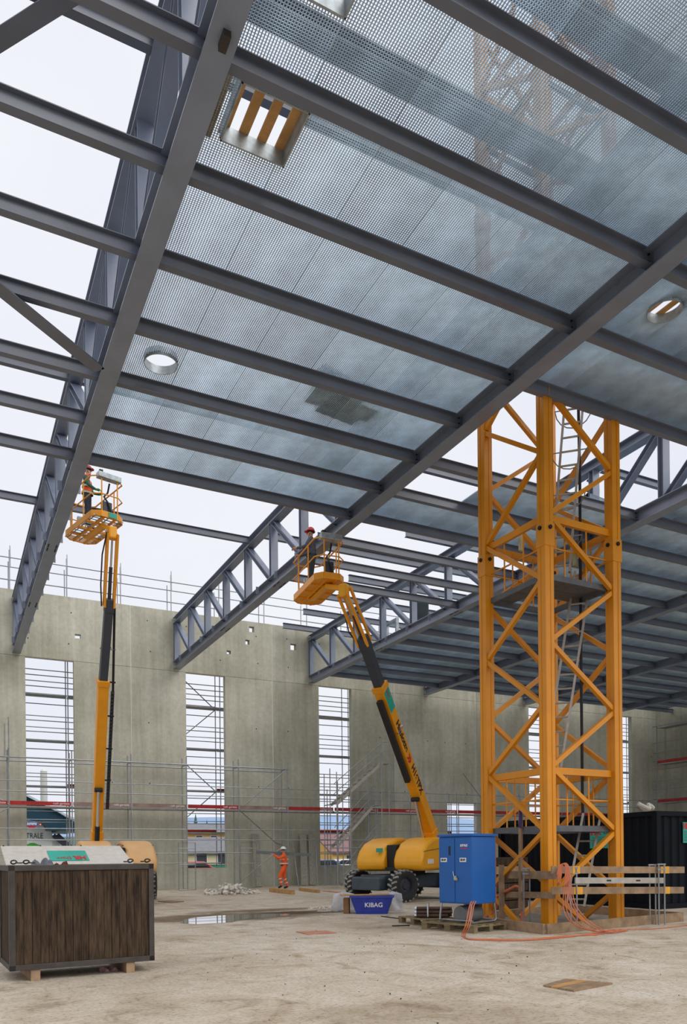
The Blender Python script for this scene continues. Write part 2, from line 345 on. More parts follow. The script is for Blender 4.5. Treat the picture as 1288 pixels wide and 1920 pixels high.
for a, b in zip(JX[1:-1], JX[2:]):
    for fx in (0.12, 0.38, 0.62, 0.88):
        for z in (1.9, 4.6, 7.3, 10.4, 11.7):
            x = a+(b-a)*fx+rh.uniform(-.08, .08); zz = z+rh.uniform(-.05, .05)
            if not any(h[0]-.1 < x < h[1]+.1 and h[2]-.1 < zz < h[3]+.1 for h in WIN+SLOT): th.tube((x, YW-0.002, zz), (x, YW+0.02, zz), 0.028, 8)
th.build('tie_holes', BOLT, wb, kind='stuff')
# low plinth along the foot of the wall, slightly proud
wr = empty('wall_right', (XR, 20, 0), kind='structure')
yy = [34.0, 31.6, 29.0, 26.5, 24.0, 21.5, 19.0, 16.0, 13.0, 10.0]
for a, b in zip(yy[1:], yy[:-1]):
    link('concrete_panel', wall_panel(a+g_, b-g_, 0, 6.5, [], XR, XR+0.28, True), wr); link('concrete_panel', wall_panel(a+g_, b-g_, 6.52, TOP, [], XR, XR+0.28, True), wr)
MB().cbox((XR+0.03, 10, 0), (XR+0.2, 34, TOP-0.02)).build('joint_filler', CONC, wr)

# ------------------------------------------------------------------ roof trusses
PITCH = 6.57; TX = [2.575+PITCH*i for i in range(6)]; NODES = [33.9-2.29*k for k in range(14)]
NODES = [y for y in NODES if y > 3]
zb0, zb1, zt0, zt1 = 9.72, 10.066, 11.74, 12.0
TL = ['grey steel roof truss nearest the left edge, above the wooden crate',
      'grey steel roof truss above the red-helmeted worker, second from the left',
      'grey steel roof truss running past the tower crane, third from the left',
      'grey steel roof truss right of the tower crane under grating, fourth from the left',
      'grey steel roof truss deep in the right bays, fifth from the left', 'grey steel roof truss closest to the right concrete wall']
for i, X in enumerate(TX):
    t = thing('roof_truss', TL[i], 'truss', (X, YW-0.1, zb0), 'roof trusses of the hall')
    y1 = NODES[-1]-0.2
    MB().ibeam((X, YW-0.03, (zb0+zb1)/2), (X, y1, (zb0+zb1)/2), 0.31, zb1-zb0, 0.02, 0.014).build('bottom_chord', STEEL, t)
    MB().ibeam((X, YW-0.03, (zt0+zt1)/2), (X, y1, (zt0+zt1)/2), 0.29, 0.26, 0.018, 0.012).build('top_chord', STEEL, t)
    for k, y in enumerate(NODES):
        MB().ibeam((X, y, zb1-0.01), (X, y, zt0+0.01), 0.23, 0.17, 0.014, 0.011, up=(0, 1, 0)).build('post', STEEL, t)
    for a, b in zip(NODES[:-1], NODES[1:]):
        if (a+b)/2 > 16.6: p, q = (X, a-0.12, zt0), (X, b+0.14, zb1)
        else: p, q = (X, b+0.12, zt0), (X, a-0.14, zb1)
        p, q = V(p), V(q); d = (q-p).normalized(); nrm = d.cross(V((1, 0, 0)))
        MB().ibeam(p-d*0.02, q+d*0.02, 0.20, 0.15, 0.012, 0.01, up=nrm).build('diagonal', STEEL, t)
    if i < 3:    # cleats for the beams still to come, and a splice
        lo = 16.5 if i == 0 else (24 if i == 1 else 99)
        k = 0
        for k in range(17):
            y = 7.85+1.55*k
            if y > YW-0.5: break
            for s in (-1, 1):
                open_ = y > 17.5 if i == 0 else (y > 17.5 if s < 0 else y > 22.5) if i == 1 else (s < 0 and y > 22.5)
                if open_: MB().cbox((X+s*0.155-(0.10 if s < 0 else 0), y-0.006, zb0+0.10), (X+s*0.155+(0.10 if s > 0 else 0), y+0.006, zb1-0.02)).build('cleat', STEEL, t)
        for ys in (27.2, 22.0):
            mb = MB()
            for a in range(2):
                for b in range(3):
                    for s in (-1, 1): mb.tube((X-0.1+0.2*a, ys+s*(0.06+0.08*b), zb0-0.016), (X-0.1+0.2*a, ys+s*(0.06+0.08*b), zb0+0.004), 0.018, 6)
            mb.build('bolt_group', BOLT, t, kind='stuff')
# hanging box lug under the first truss
p = P(421, 75, z=zb0-0.02); lug = MB().cbox((p.x-0.04, p.y-0.09, zb0-0.07), (p.x+0.04, p.y+0.09, zb0)).build('junction_bracket', IRON); tagged(lug, 'small dark bracket under the bottom flange of the left truss', 'bracket')

# ------------------------------------------------------------------ purlins (the ceiling beams)
PZ0, PZ1 = 9.85, 10.07; PW = 0.13
def purlin(x0, x1, y, label, group, z0=PZ0, z1=PZ1, m_=None, wd=PW, plates=True, y2=None):
    zc = (z0+z1)/2; y2 = y if y2 is None else y2
    t = thing('purlin', label, 'beam', (x0, y, z0), group)
    MB().ibeam((x0, y, zc), (x1, y2, zc), wd, z1-z0, 0.012, 0.009).build('beam', m_ or STEEL_P, t)
    if plates:
        for x, s in ((x0, 1), (x1, -1)):
            mb = MB().cbox((x-0.006, y-wd/2+0.01, z0+0.012), (x+0.006, y+wd/2-0.01, z1-0.012)); mb.build('end_plate', m_ or STEEL_P, t)
            bo = MB()
            for dz in (0.055, 0.165): bo.tube((x+s*0.05, y-0.03, z0+dz), (x+s*0.05, y-0.006, z0+dz), 0.014, 6)
            bo.build('bolt_pair', BOLT, t, kind='stuff')
    return t
Yk = lambda k: 7.85+1.55*k+PW/2-0.0
BAYN = ['in the open bay left of the trusses', 'between the first and second trusses', 'between the second and third trusses', 'between the third and fourth trusses', 'between the fourth and fifth trusses', 'between the fifth and sixth trusses', 'between the sixth truss and the right wall']
def chk(i): return TX[i]-0.02, TX[i]+0.02
rows = {0: list(range(-2, 7)), 1: list(range(-2, 7)), 2: [-2, -1, 0, 1, 2, 4, 5, 6, 7, 8, 9], 3: list(range(-2, 17)), 4: list(range(2, 17)), 5: list(range(5, 17)), 6: list(range(6, 17))}
for bay, ks in rows.items():
    xa = TX[bay-1]+0.02 if bay > 0 else -4.5; xb = TX[bay]-0.02 if bay < 6 else XR-0.02
    for n, k in enumerate(sorted(ks, reverse=True)):
        purlin(xa, xb, Yk(k), 'grey steel purlin %s, %s from the far end' % (BAYN[bay], ORD[n]), 'ceiling purlins', plates=bay < 3)
# beams at top chord level
upper = [(9.95, -4.5, 15.7, 'near the square roof hatch'), (17.65, -4.5, 15.7, 'above the round roof opening'), (24.25, -4.5, 9.0, 'behind the left lift basket')]
for y, a, b, lab in upper:
    purlin(a, b, y, 'grey steel beam at truss top level '+lab, 'top level beams', zt0+0.03, zt1-0.02, plates=False)
for n, (y, a) in enumerate(((33.3, 14.0), (31.0, 14.0), (28.8, 14.0), (26.5, 13.9), (24.15, 9.3), (22.0, 13.7))):
    purlin(a, 26.0, y, 'grey steel beam at top level crossing the third truss, %s from the back wall' % ORD[n], 'top level beams', zt1, zt1+0.24, plates=False, wd=0.15)
for y, a, lab in ((9.1, 2.75, 'near'), (7.42, 5.6, 'far')):
    purlin(a, 15.6, y, 'wide steel beam above the grating seen through it, %s one of two' % lab, 'beams above the grating', zt1+0.01, zt1+0.21, plates=False, wd=0.34)
for n, (y) in enumerate((15.5, 13.2, 17.8)):
    purlin(15.9, 26.0, y, 'grey steel beam at top level behind the crane ladder, %s of three' % ORD[n], 'top level beams', zt0, zt0+0.2, plates=False)
def brace(p, q, label):
    t = MB().angle(p, q, 0.12, 0.012, (0, 0, 1)).angle(p, q, 0.12, 0.012, (0, 0, 1), -1).build('wind_brace', STEEL_P); tagged(t, label, 'brace')
brace(P(-40, 512, z=9.72), P(186, 695, z=9.72), 'diagonal steel wind brace bolted to the left truss between purlins')
_b0, _b1 = P(0, 75, z=11.62), P(115, 2, z=11.62)
brace(_b1+(_b1-_b0)*((2.40-_b1.x)/(_b1.x-_b0.x)), _b0+(_b0-_b1)*1.2, 'diagonal steel wind brace in the top left corner')

# ------------------------------------------------------------------ ceiling grating
def grating_arrays(wx, wy, pitch=0.0333, z0=0.0, h=0.033, ch=0.0105):
    bars = []
    n = int(round(wx/pitch))
    for i in range(n+1):
        x = wx*i/n; t = 0.0035 if i in (0, n) else 0.0026
        bars.append((x-t/2, 0, z0, x+t/2, wy, z0+h))
    n = int(round(wy/pitch))
    for i in range(n+1):
        y = wy*i/n; e = i in (0, n)
        bars.append((0, y-0.0012, z0+(0 if e else h-ch), wx, y+0.0012, z0+h))
    return np.array(bars)
_c = np.array([[0, 1, 2], [3, 1, 2], [3, 4, 2], [0, 4, 2], [0, 1, 5], [3, 1, 5], [3, 4, 5], [0, 4, 5]])
_q = np.array([[3, 2, 1, 0], [4, 5, 6, 7], [0, 1, 5, 4], [1, 2, 6, 5], [2, 3, 7, 6], [3, 0, 4, 7]])
def bars_mesh(name, bars, m_):
    n = len(bars); vs = np.stack([bars[:, _c[:, j]] for j in range(3)], -1) if False else np.take(bars, _c, axis=1)
    vs = vs.reshape(-1, 3); fs = (_q[None]+8*np.arange(n)[:, None, None]).reshape(-1)
    me = bpy.data.meshes.new(name); me.vertices.add(len(vs)); me.vertices.foreach_set('co', vs.astype(np.float32).ravel())
    me.loops.add(len(fs)); me.loops.foreach_set('vertex_index', fs.astype(np.int32)); me.polygons.add(n*6)
    me.polygons.foreach_set('loop_start', np.arange(0, n*24, 4, dtype=np.int32)); me.polygons.foreach_set('loop_total', np.full(n*6, 4, dtype=np.int32))
    me.update(calc_edges=True); me.materials.append(m_); return me
ceil = empty('ceiling', (2.6, 5, PZ1), kind='structure')
NP = 6; PWID = (PITCH-0.25)/NP
gm = bars_mesh('grating_panel', grating_arrays(PWID-0.006, 1.545), GALV)
GZ = PZ1+0.002
def cut(bars, hx, hy, circle=None):
    out = []
    for b in bars:
        if circle:
            cx, cy, r = circle
            if b[3]-b[0] < 0.01:
                x = b[0]; h2 = r*r-(x-cx)**2
                iv = (cy-math.sqrt(h2), cy+math.sqrt(h2)) if h2 > 0 else None; ax = 1
            else:
                h2 = r*r-(b[1]-cy)**2; iv = (cx-math.sqrt(h2), cx+math.sqrt(h2)) if h2 > 0 else None; ax = 0
        else:
            if b[3]-b[0] < 0.01: iv = hy if hx[0] < b[0] < hx[1] else None; ax = 1
            else: iv = hx if hy[0] < b[1] < hy[1] else None; ax = 0
        if iv is None: out.append(b); continue
        a = b.copy(); c = b.copy(); a[3+ax] = min(b[3+ax], iv[0]); c[ax] = max(b[ax], iv[1])
        if a[3+ax]-a[ax] > 0.002: out.append(a)
        if c[3+ax]-c[ax] > 0.002: out.append(c)
    return np.array(out)
HATCH = (3.02, 3.86, 8.20, 9.00); _h1, _h2 = P(648, 38, z=PZ1), P(588, 5, z=PZ1); HATCH2 = (_h1.x-0.84, _h1.x, _h1.y-0.72, _h1.y); RND = [(3.42, 13.52, 0.29), (10.30, 8.66, 0.27)]
def grating_row(bay, k, x_from=None, x_to=None):
    x0 = TX[bay-1]+0.125
    for j in range(NP):
        x = x0+j*PWID; y = Yk(k)+0.002
        if x_from is not None and x < x_from-0.05: continue
        if x_to is not None and x > x_to: continue
        me = gm
        holes = []
        for hq in (HATCH, HATCH2):
            if x < hq[1] and x+PWID > hq[0] and y < hq[3] and y+1.55 > hq[2]: holes.append(('r', hq))
        for c in RND:
            if x < c[0]+c[2] and x+PWID > c[0]-c[2] and y < c[1]+c[2] and y+1.55 > c[1]-c[2]: holes.append(('c', c))
        if holes:
            b = grating_arrays(PWID-0.006, 1.545)
            for h in holes:
                if h[0] == 'r': b = cut(b, (h[1][0]-x, h[1][1]-x), (h[1][2]-y, h[1][3]-y))
                else: b = cut(b, None, None, (h[1][0]-x, h[1][1]-y, h[1][2]))
            me = bars_mesh('grating_panel', b, GALV)
        o = bpy.data.objects.new('grating_panel', me); COL.objects.link(o); o.parent = ceil
        o.location = (x-ceil.location.x, y-ceil.location.y, GZ-ceil.location.z)
for k in range(-2, 6): grating_row(1, k)
for k in range(-2, 2): grating_row(2, k)
grating_row(2, 4, 10.7); grating_row(2, 5)
for k in range(-2, 16): grating_row(3, k)
far = []
base = grating_arrays(PWID-0.006, 1.545)
for bay in (4, 5, 6):
    for k in range(rows[bay][0], 16):
        for j in range(NP if bay < 6 else 3):
            off = np.array([TX[bay-1]+0.125+j*PWID, Yk(k)+0.002, GZ]*2); far.append(base+off)
fo = link('grating_field', bars_mesh('grating_field', np.concatenate(far), GALV), ceil); fo['kind'] = 'stuff'

# ------------------------------------------------------------------ roof hatch and round sleeves
for hn, (hx0, hx1, hy0, hy1) in enumerate((HATCH, HATCH2)):
    t = thing('roof_hatch', ['square sheet metal hatch frame in the grating with timber boards across it', 'open square hatch frame in the grating at the top edge of the picture'][hn], 'hatch', (hx0, hy0, GZ))
    mb = MB(); zt_ = GZ+0.2
    for lo, hi in (((hx0, hy0, GZ), (hx1, hy0+0.02, zt_)), ((hx0, hy1-0.02, GZ), (hx1, hy1, zt_)), ((hx0, hy0, GZ), (hx0+0.02, hy1, zt_)), ((hx1-0.02, hy0, GZ), (hx1, hy1, zt_))): mb.cbox(lo, hi)
    mb.build('frame', GALVS, t)
    for q in range(4 if hn == 0 else 0):
        x = hx0+0.01+q*0.235
        MB().cbox((x, hy0-0.06, zt_+0.002), (x+0.115, hy1+0.12, zt_+0.03)).build('board', WOODL, t)
    if hn == 0: MB().cbox((hx0-0.05, hy0-0.16, GZ+0.032), (hx1+0.12, hy0-0.03, GZ+0.07)).build('batten', WOODL, t)
    if hn == 0: MB().cbox((hx0-0.2, hy0-0.15, GZ+0.032), (hx0-0.1, hy1+0.05, GZ+0.1)).build('batten', WOODL, t)
for n, (cx, cy, r) in enumerate(RND):
    t = thing('roof_sleeve', ['round galvanised roof sleeve near the left truss, open to the sky', 'round galvanised roof sleeve with two timber boards, right of the second truss'][n], 'pipe sleeve', (cx, cy, GZ), 'round roof sleeves')
    MB().lathe((cx, cy, GZ-0.03), (0, 0, 1), [(r-0.012, 0), (r, 0), (r, 0.15), (r-0.012, 0.15), (r-0.012, 0)], 40).build('sleeve', GALVS, t, smooth=True)
    if n == 1:
        for q in (-0.13, 0.1): MB().cbox((cx+q, cy-0.5, GZ+0.121), (cx+q+0.1, cy+0.5, GZ+0.146)).build('board', WOODL, t)
        MB().cbox((cx-0.48, cy-0.36, GZ+0.034), (cx+0.42, cy+0.36, GZ+0.05)).build('cover_sheet', GALVS, t) if False else None
# gear lying and hanging on the grating
def P2(px, py, z): return P(px, py, z=z)
b = P2(640, 735, GZ+0.03)
t = thing('sheet_stack', 'stack of grey sheets on top of the ceiling grating, seen through it', 'stack', tuple(b))
for q, (dx, dy, sx, sy, h) in enumerate(((0, 0.15, 1.0, 0.9, 0.10), (0.3, 0.5, 0.9, 0.7, 0.08), (-0.25, -0.05, 0.7, 0.5, 0.07))):
    MB().box((b.x+dx, b.y+dy, GZ+0.032+h/2+(0.0 if q < 2 else 0.1)), (sx, sy, h), 0.15*q).build('sheet', GALVS, t)
b = P2(668, 772, GZ+0.03); t = thing('tool_crate', 'dark open tool crate standing on the ceiling grating', 'crate', tuple(b))
mb = MB(); 
mb.box((b.x, b.y, GZ+0.05), (0.7, 0.45, 0.03)).box((b.x, b.y-0.22, GZ+0.2), (0.7, 0.03, 0.3)).box((b.x, b.y+0.22, GZ+0.2), (0.7, 0.03, 0.3)).box((b.x-0.34, b.y, GZ+0.2), (0.03, 0.45, 0.3)).box((b.x+0.34, b.y, GZ+0.2), (0.03, 0.45, 0.3))
mb.build('body', LIFTG, t); MB().path([(b.x-0.3, b.y, GZ+0.34), (b.x, b.y, GZ+0.5), (b.x+0.3, b.y, GZ+0.34)], 0.015, 6).build('handle', BOLT, t)
t = thing('grating_barrier', 'upright grating sheet fencing the roof edge beyond the third truss', 'barrier', (16.7, 11, GZ))
yb0, yb1 = 9.5, 13.0
br = []
for i in range(34): br.append((16.70, yb0, GZ+0.05+i*0.0333, 16.704, yb1, GZ+0.056+i*0.0333+0.004))
link('mesh', bars_mesh('mesh', np.array(br), GALV), t)
for y in (yb0, yb0+1.15, yb0+2.3, yb1): MB().cbox((16.69, y-0.015, GZ), (16.73, y+0.015, GZ+1.2)).build('stile', GALVT, t)

# ------------------------------------------------------------------ scaffolding
def tubep(t, p, q, m_=GALVT, r=0.024, name='tube'): return MB().tube(p, q, r, 6).build(name, m_, t)
t = thing('scaffold', 'outer tube scaffold standing behind the back wall, seen above it and through its openings', 'scaffold', (2.4, 35.2, 0))
XS = [2.42+2.257*i for i in range(-4, 18)]
for i, x in enumerate(XS):
    for y in (34.95, 35.65):
        tubep(t, (x, y, -0.3), (x, y, 14.25 if y < 35 else 14.0), name='standard')
    tubep(t, (x+0.03, 34.95, 13.55), (x+0.03, 35.0, 14.45), r=0.02, name='standard')
lv = [0.6, 2.55, 4.5, 6.45, 8.4, 10.35]
xa, xb = XS[0]-0.2, XS[-1]+0.2
for d in lv:
    for y, z in ((34.95, d+0.5), (34.95, d+0.98), (35.65, d+0.42), (35.65, d+0.9), (35.65, d-0.33)): tubep(t, (xa, y, z), (xb, y, z), name='ledger', r=0.021)
    for i, (a, b) in enumerate(zip(XS[:-1], XS[1:])):
        if i == 4 and d in (0.6, 2.55): continue
        MB().cbox((a+0.03, 34.98, d-0.05), (b-0.03, 35.27, d)).build('deck', GALVT if i % 3 else WOODN, t); MB().cbox((a+0.03, 35.30, d-0.05), (b-0.03, 35.6, d)).build('deck', GALVT, t)
        if (i+int(d)) % 3 == 0 and i != 4: MB().cbox((a+0.03, 35.62, d), (b-0.03, 35.64, d+0.15)).build('toe_board', REDB, t)
for z in (12.78, 13.0, 13.24, 13.54, 13.93): tubep(t, (xa, 34.95 if z in (13.0, 13.54, 13.93) else 35.65, z), (xb, 34.95 if z in (13.0, 13.54, 13.93) else 35.65, z), name='ledger', r=0.021)
for a, d in ((XS[7], 6.45), (XS[7], 4.5), (XS[7], 8.4), (XS[7], 2.55)): tubep(t, (a, 35.66, d if int(d) % 4 else d+1.95), (a+2.257, 35.66, d+1.95 if int(d) % 4 else d), name='brace')

t = thing('scaffold', 'inner tube scaffold with red toe boards standing along the foot of the back wall', 'scaffold', (2.2, 33.2, 0))
XI = [2.17+2.365*i for i in range(-3, 16)]
yf, yr = 32.95, 33.65
for i, x in enumerate(XI):
    left = x < 14.3
    for y in (yf, yr):
        if not left and y == yf and not (17 < x < 40): continue
        tubep(t, (x, y, 0.0), (x, y, 5.75 if left else 4.6), name='standard')
    if left: tubep(t, (x+0.0, yf, 5.4), (x, yr, 5.4), name='transom')
    tubep(t, (x, yf, 3.5), (x, yr, 3.5), name='transom')
tubep(t, (2.19, yf-0.04, 5.2), (2.19, yf-0.04, 6.95), name='standard'); tubep(t, (2.05, yf, 5.4), (2.05, yf, 6.7), name='standard')
xL, xM, xE = XI[0]-0.2, 14.0+0.05, XI[-1]
def led(x0, x1, z, y=yf, r=0.022): tubep(t, (x0, y, z), (x1, y, z), name='ledger', r=r)
led(xL, xM, 5.40, r=0.035); led(xL, xM, 5.33, yr, 0.03)
for z in (4.49, 4.07): led(xL, xE, z)
led(xL, xE, 2.6); led(xL, xE, 2.14); led(xL, 12.2, 1.57); led(xL, 11, 1.13, yr)
for i, (a, b) in enumerate(zip(XI[:-1], XI[1:])):
    MB().cbox((a+0.03, yf+0.02, 3.44), (b-0.03, yf+0.32, 3.5)).build('deck', GALVT, t); MB().cbox((a+0.03, yf+0.35, 3.44), (b-0.03, yr, 3.5)).build('deck', WOODN, t)
    red = not (i in (4, 5, 7))
    tb = MB().cbox((a+0.04, yf-0.035, 3.52), (b-0.04, yf-0.012, 3.68)).build('toe_board', REDB if red else GREYB, t)
    if b < 30:
        tb_t = text('lettering', 'roth gerüste', 0.13, WHITE, tb, (b-0.42, yf-0.036, 3.605), (1, 0, 0), (0, 0, 1), width=0.62)
for p, q in (((11.63, yf, 3.5), (13.98, yf, 5.4)), ((11.63, yf, 3.5), (13.7, yr, 2.0)), ((13.7, yr, 2.0), (13.75, yf, 1.9)), ((13.6, yf, 1.75), (11.5, yf, 0.15)), ((2.17, yf, 3.55), (0.2, yf, 4.7)), ((2.17, yf, 3.4), (0.2, yf, 2.3))): tubep(t, p, q, name='brace')
p1, p2 = P(868, 1450, y=yf), P(905, 1500, y=yf); tubep(t, p1, p2, name='brace')

# scaffold along the right wall
t = thing('scaffold', 'tube scaffold standing along the dark right hand wall behind the container', 'scaffold', (38.3, 28, 0))
ys = [33.0, 30.6, 28.2, 25.8, 23.4, 21.0]
for y in ys:
    for x in (38.2, 38.95): tubep(t, (x, y, 0), (x, y, 9.0), name='standard')
for z in (9.0, 8.0, 7.4, 6.9, 5.7, 5.2, 4.6, 3.3, 2.2): tubep(t, (38.2, 33.3, z), (38.2, 20.6, z), name='ledger')
for a, b in zip(ys[1:], ys[:-1]):
    for z, m_ in ((8.95, GALVT), (6.75, REDB), (4.4, REDB)):
        MB().cbox((38.22, a, z-0.06), (38.9, b, z)).build('deck', GALVT, t)
        if m_ is REDB: MB().cbox((38.17, a+0.04, z), (38.19, b-0.04, z+0.17)).build('toe_board', REDB, t)

# stair tower of the inner scaffold
t = thing('stair_tower', 'aluminium scaffold stair tower of three flights left of the yellow lift', 'stairs', (16.2, 31.7, 0))
for n, (xa, za, xb, zb) in enumerate(((16.2, 0.03, 17.85, 1.85), (16.1, 1.8, 18.0, 3.7), (15.75, 3.72, 18.2, 5.75))):
    y0 = 31.45 + (0.65 if n % 2 else 0)
    for y in (y0, y0+0.55): MB().bar((xa, y, za), (xb, y, zb), 0.03, 0.13).build('stringer', ALU, t)
    k = 9
    for i in range(k):
        f_ = (i+0.5)/k; MB().cbox((xa+(xb-xa)*f_-0.09, y0+0.015, za+(zb-za)*f_-0.02), (xa+(xb-xa)*f_+0.09, y0+0.535, za+(zb-za)*f_+0.01)).build('tread', ALU, t)
    for h in (0.55, 1.0): MB().path([(xa-0.15, y0-0.02, za+h-0.1), (xa+0.2, y0-0.02, za+h+0.2), (xb, y0-0.02, zb+h-0.05), (xb+0.3, y0-0.02, zb+h-0.05)], 0.018, 6).build('handrail', GALVT, t)
    MB().cbox((xb-0.05, y0, zb-0.05), (xb+0.5, y0+0.55, zb)).build('landing', ALU, t)
for x, h in ((15.75, 5.2), (16.05, 5.5), (16.45, 4.9), (18.1, 6.4), (18.5, 6.0)):
    for y in (31.4, 32.7): tubep(t, (x, y, 0), (x, y, h), name='standard')
for x in (15.75, 18.1):
    for z in (1.9, 3.75): tubep(t, (x, 31.4, z), (x, 32.7, z), name='transom')
for z in (2.1, 1.75): tubep(t, (15.4, 31.38, z), (18.4, 31.38, z), name='ledger')
def trestle(x, label, y=32.2, w_=0.72, h=2.0):
    t = thing('trestle_frame', label, 'trestle', (x, y, 0), 'scaffold frames by the wall')
    MB().path([(x, y, 0.02), (x, y, h), (x+w_, y, h), (x+w_, y, 0.02), (x, y, 0.02)], 0.022, 6).build('frame', GALVT, t)
    for z in (h*0.88, h*0.55): tubep(t, (x, y, z), (x+w_, y, z), name='crossbar', r=0.018)
trestle(8.62, 'grey tube frame standing below the second tall opening', 32.0); trestle(11.45, 'grey tube frame standing left of the leaning speckled plank', 32.3)
def pole_lean(px0, px1, y0, y1, label):
    a = P(px0, y0, y=32.3); b = P(px1, y1, y=33.3); a.z = 0.03
    o = MB().tube(a, b, 0.025, 8).build('scaffold_tube', GALVT); tagged(o, label, 'tube')
pole_lean(560, 549, 1662, 1581, 'loose scaffold tube leaning on the wall right of the orange worker')
pole_lean(596, 592, 1660, 1580, 'loose scaffold tube leaning beside the pair of speckled planks')

# ------------------------------------------------------------------ tower crane
A = V((9.98, 11.12, 0)); S = 1.75; rz = math.radians(1.0)
ux = V((math.cos(rz), math.sin(rz), 0)); uy = V((-math.sin(rz), math.cos(rz), 0))
legs = [A, A+ux*S, A+ux*S+uy*S, A+uy*S]            # front, right, back, left
t = thing('tower_crane', 'yellow lattice tower crane mast rising through the roof opening', 'crane', tuple(A+(ux+uy)*S/2))
TOPZ = 19.0; LS = 0.215
for n, L in enumerate(legs):
    z = 0.05
    for zz in (7.32, 14.4, TOPZ):
        mb = MB(); c = LS/2; h = 0.016
        sx, sy = (1 if n in (0, 3) else -1), (1 if n in (0, 1) else -1)
        # closed box of two angles with a raised weld seam
        mb.bar(L+V((0, 0, z)), L+V((0, 0, zz-0.012)), LS, LS, up=uy); lg_ = mb.build('leg', CRANE, t, bevel=0.012)
        for d_, e_ in ((ux, uy), (uy, ux)):
            for s2 in (-1, 1): MB().bar(L+d_*s2*(LS/2+0.003)+e_*0.02+V((0, 0, z)), L+d_*s2*(LS/2+0.003)+e_*0.02+V((0, 0, zz-0.02)), 0.016, 0.016, up=uy).build('weld_seam', CRANE, lg_)
        if zz < 18:
            for d_ in (ux, uy):
                s2 = -sx if d_ is ux else -sy
                o_ = MB().bar(L+V((0, 0, zz-0.22)), L+V((0, 0, zz+0.22)), LS+0.03, LS+0.03, up=uy)
            o_ = o_.build('joint_sleeve', CRANE, t, bevel=0.01)
            for d_, s2 in ((ux, -1), (uy, -1), (ux, 1), (uy, 1)): MB().tube(L+d_*s2*(LS/2+0.01)+V((0, 0, zz+0.12)), L+d_*s2*(LS/2+0.045)+V((0, 0, zz+0.12)), 0.038, 10).build('joint_bolt', BOLT, o_)
        z = zz
for n in range(4):
    a, b = legs[n], legs[(n+1) % 4]; d = (b-a).normalized(); out = V((d.y, -d.x, 0))
    pa = sorted([(0.66+2.35*k, 0) for k in range(-1, 9)]+[(1.83+2.35*k, 1) for k in range(-1, 8)])
    for (z0, s0), (z1, s1) in zip(pa[:-1], pa[1:]):
        if z1 > TOPZ or z1 < 0.3: continue
        p = (a if s0 == 0 else b); q = (a if s1 == 0 else b); e = d if s0 == 0 else -d
        p2 = p+e*(LS/2-0.005)+V((0, 0, z0+0.045)); q2 = q-e*(LS/2-0.005)+V((0, 0, z1-0.045))
        if p2.z < 0.06: p2 = p2.lerp(q2, (0.06-p2.z)/(q2.z-p2.z))
        MB().bar(p2+out*0.03, q2+out*0.03, 0.085, 0.085, up=out).build('lattice_brace', CRANE, t)
    for zz in (2.95, 7.68, 12.38, 17.0):
        MB().bar(a+d*LS/2+V((0, 0, zz))-out*0.02, b-d*LS/2+V((0, 0, zz))-out*0.02, 0.07, 0.13).build('top_rail', CRANE, t)
        zp = zz-1.08
        MB().bar(a+d*LS/2+V((0, 0, zp+0.55))-out*0.05, b-d*LS/2+V((0, 0, zp+0.55))-out*0.05, 0.025, 0.025).build('mid_rail', CRANE, t)
        for f_ in (0.3, 0.62): MB().bar(a.lerp(b, f_)+V((0, 0, zp))-out*0.05, a.lerp(b, f_)+V((0, 0, zz))-out*0.05, 0.022, 0.022).build('rail_post', CRANE, t)
        MB().bar(a+d*0.1+V((0, 0, zp))-out*0.06, b-d*0.1+V((0, 0, zp))-out*0.06, 0.05, 0.11).build('platform_beam', PLATF, t)
for zz in (1.87, 6.6, 11.3):
    for f0, f1 in ((0.06, 0.36), (0.38, 0.6)):
        c = A+ux*S*0.5+uy*S*(f0+f1)/2+V((0, 0, zz+0.045)); MB().box(c, (S-0.24, S*(f1-f0), 0.035), rz).build('platform', PLATF, t)
    c = A+ux*S*0.2+uy*S*0.78+V((0, 0, zz+0.045)); MB().box(c, (S*0.3, S*0.3, 0.035), rz).build('platform', PLATF, t)
def ladder(t, p, q, wdir, w_=0.36, m_=ALU, hoops=False, name='ladder'):
    p, q, wd = V(p), V(q), V(wdir).normalized(); L = (q-p).length; d = (q-p)/L
    root = MB().bar(p-wd*w_/2, q-wd*w_/2, 0.045, 0.07, up=wd.cross(d)).build(name, m_, t)
    MB().bar(p+wd*w_/2, q+wd*w_/2, 0.045, 0.07, up=wd.cross(d)).build('stile', m_, root)
    n = int(L/0.3); 
    for i in range(n): c = p+d*(0.15+0.3*i); MB().tube(c-wd*w_/2, c+wd*w_/2, 0.02, 6).build('rung', m_, root)
    if hoops:
        nr = wd.cross(d)
        for i in range(2, n, 3):
            c = p+d*(0.15+0.3*i); MB().path([c-wd*w_/2-nr*0.0]+[c+wd*(-0.36*math.cos(a))-nr*(0.62*math.sin(a)) for a in [math.pi*k/8 for k in range(9)]]+[c+wd*w_/2], 0.012, 6).build('safety_hoop', GALVT, root)
    return root
dq = ray(1080, 1600); fw = V((dq.x, dq.y, 0)).normalized(); wd = V((fw.y, -fw.x, 0))
c0 = A+ux*S*0.52+uy*S*0.62
ladder(t, P(1036, 1440, d=15.6), P(1094, 1070, d=15.9), wd, 0.33)
ladder(t, P(1050, 1075, d=15.4), P(1078, 730, d=15.7), wd, 0.36, hoops=True)
ladder(t, P(1078, 1700, d=15.3), P(1110, 1525, d=15.6), wd, 0.34)
MB().path([P(1084, 740, d=15.9), P(1087, 900, d=15.9), P(1089, 1200, d=15.9), P(1092, 1500, d=15.9), P(1094, 1560, d=15.9)], 0.03, 8).build('power_cable', BLACK, t)
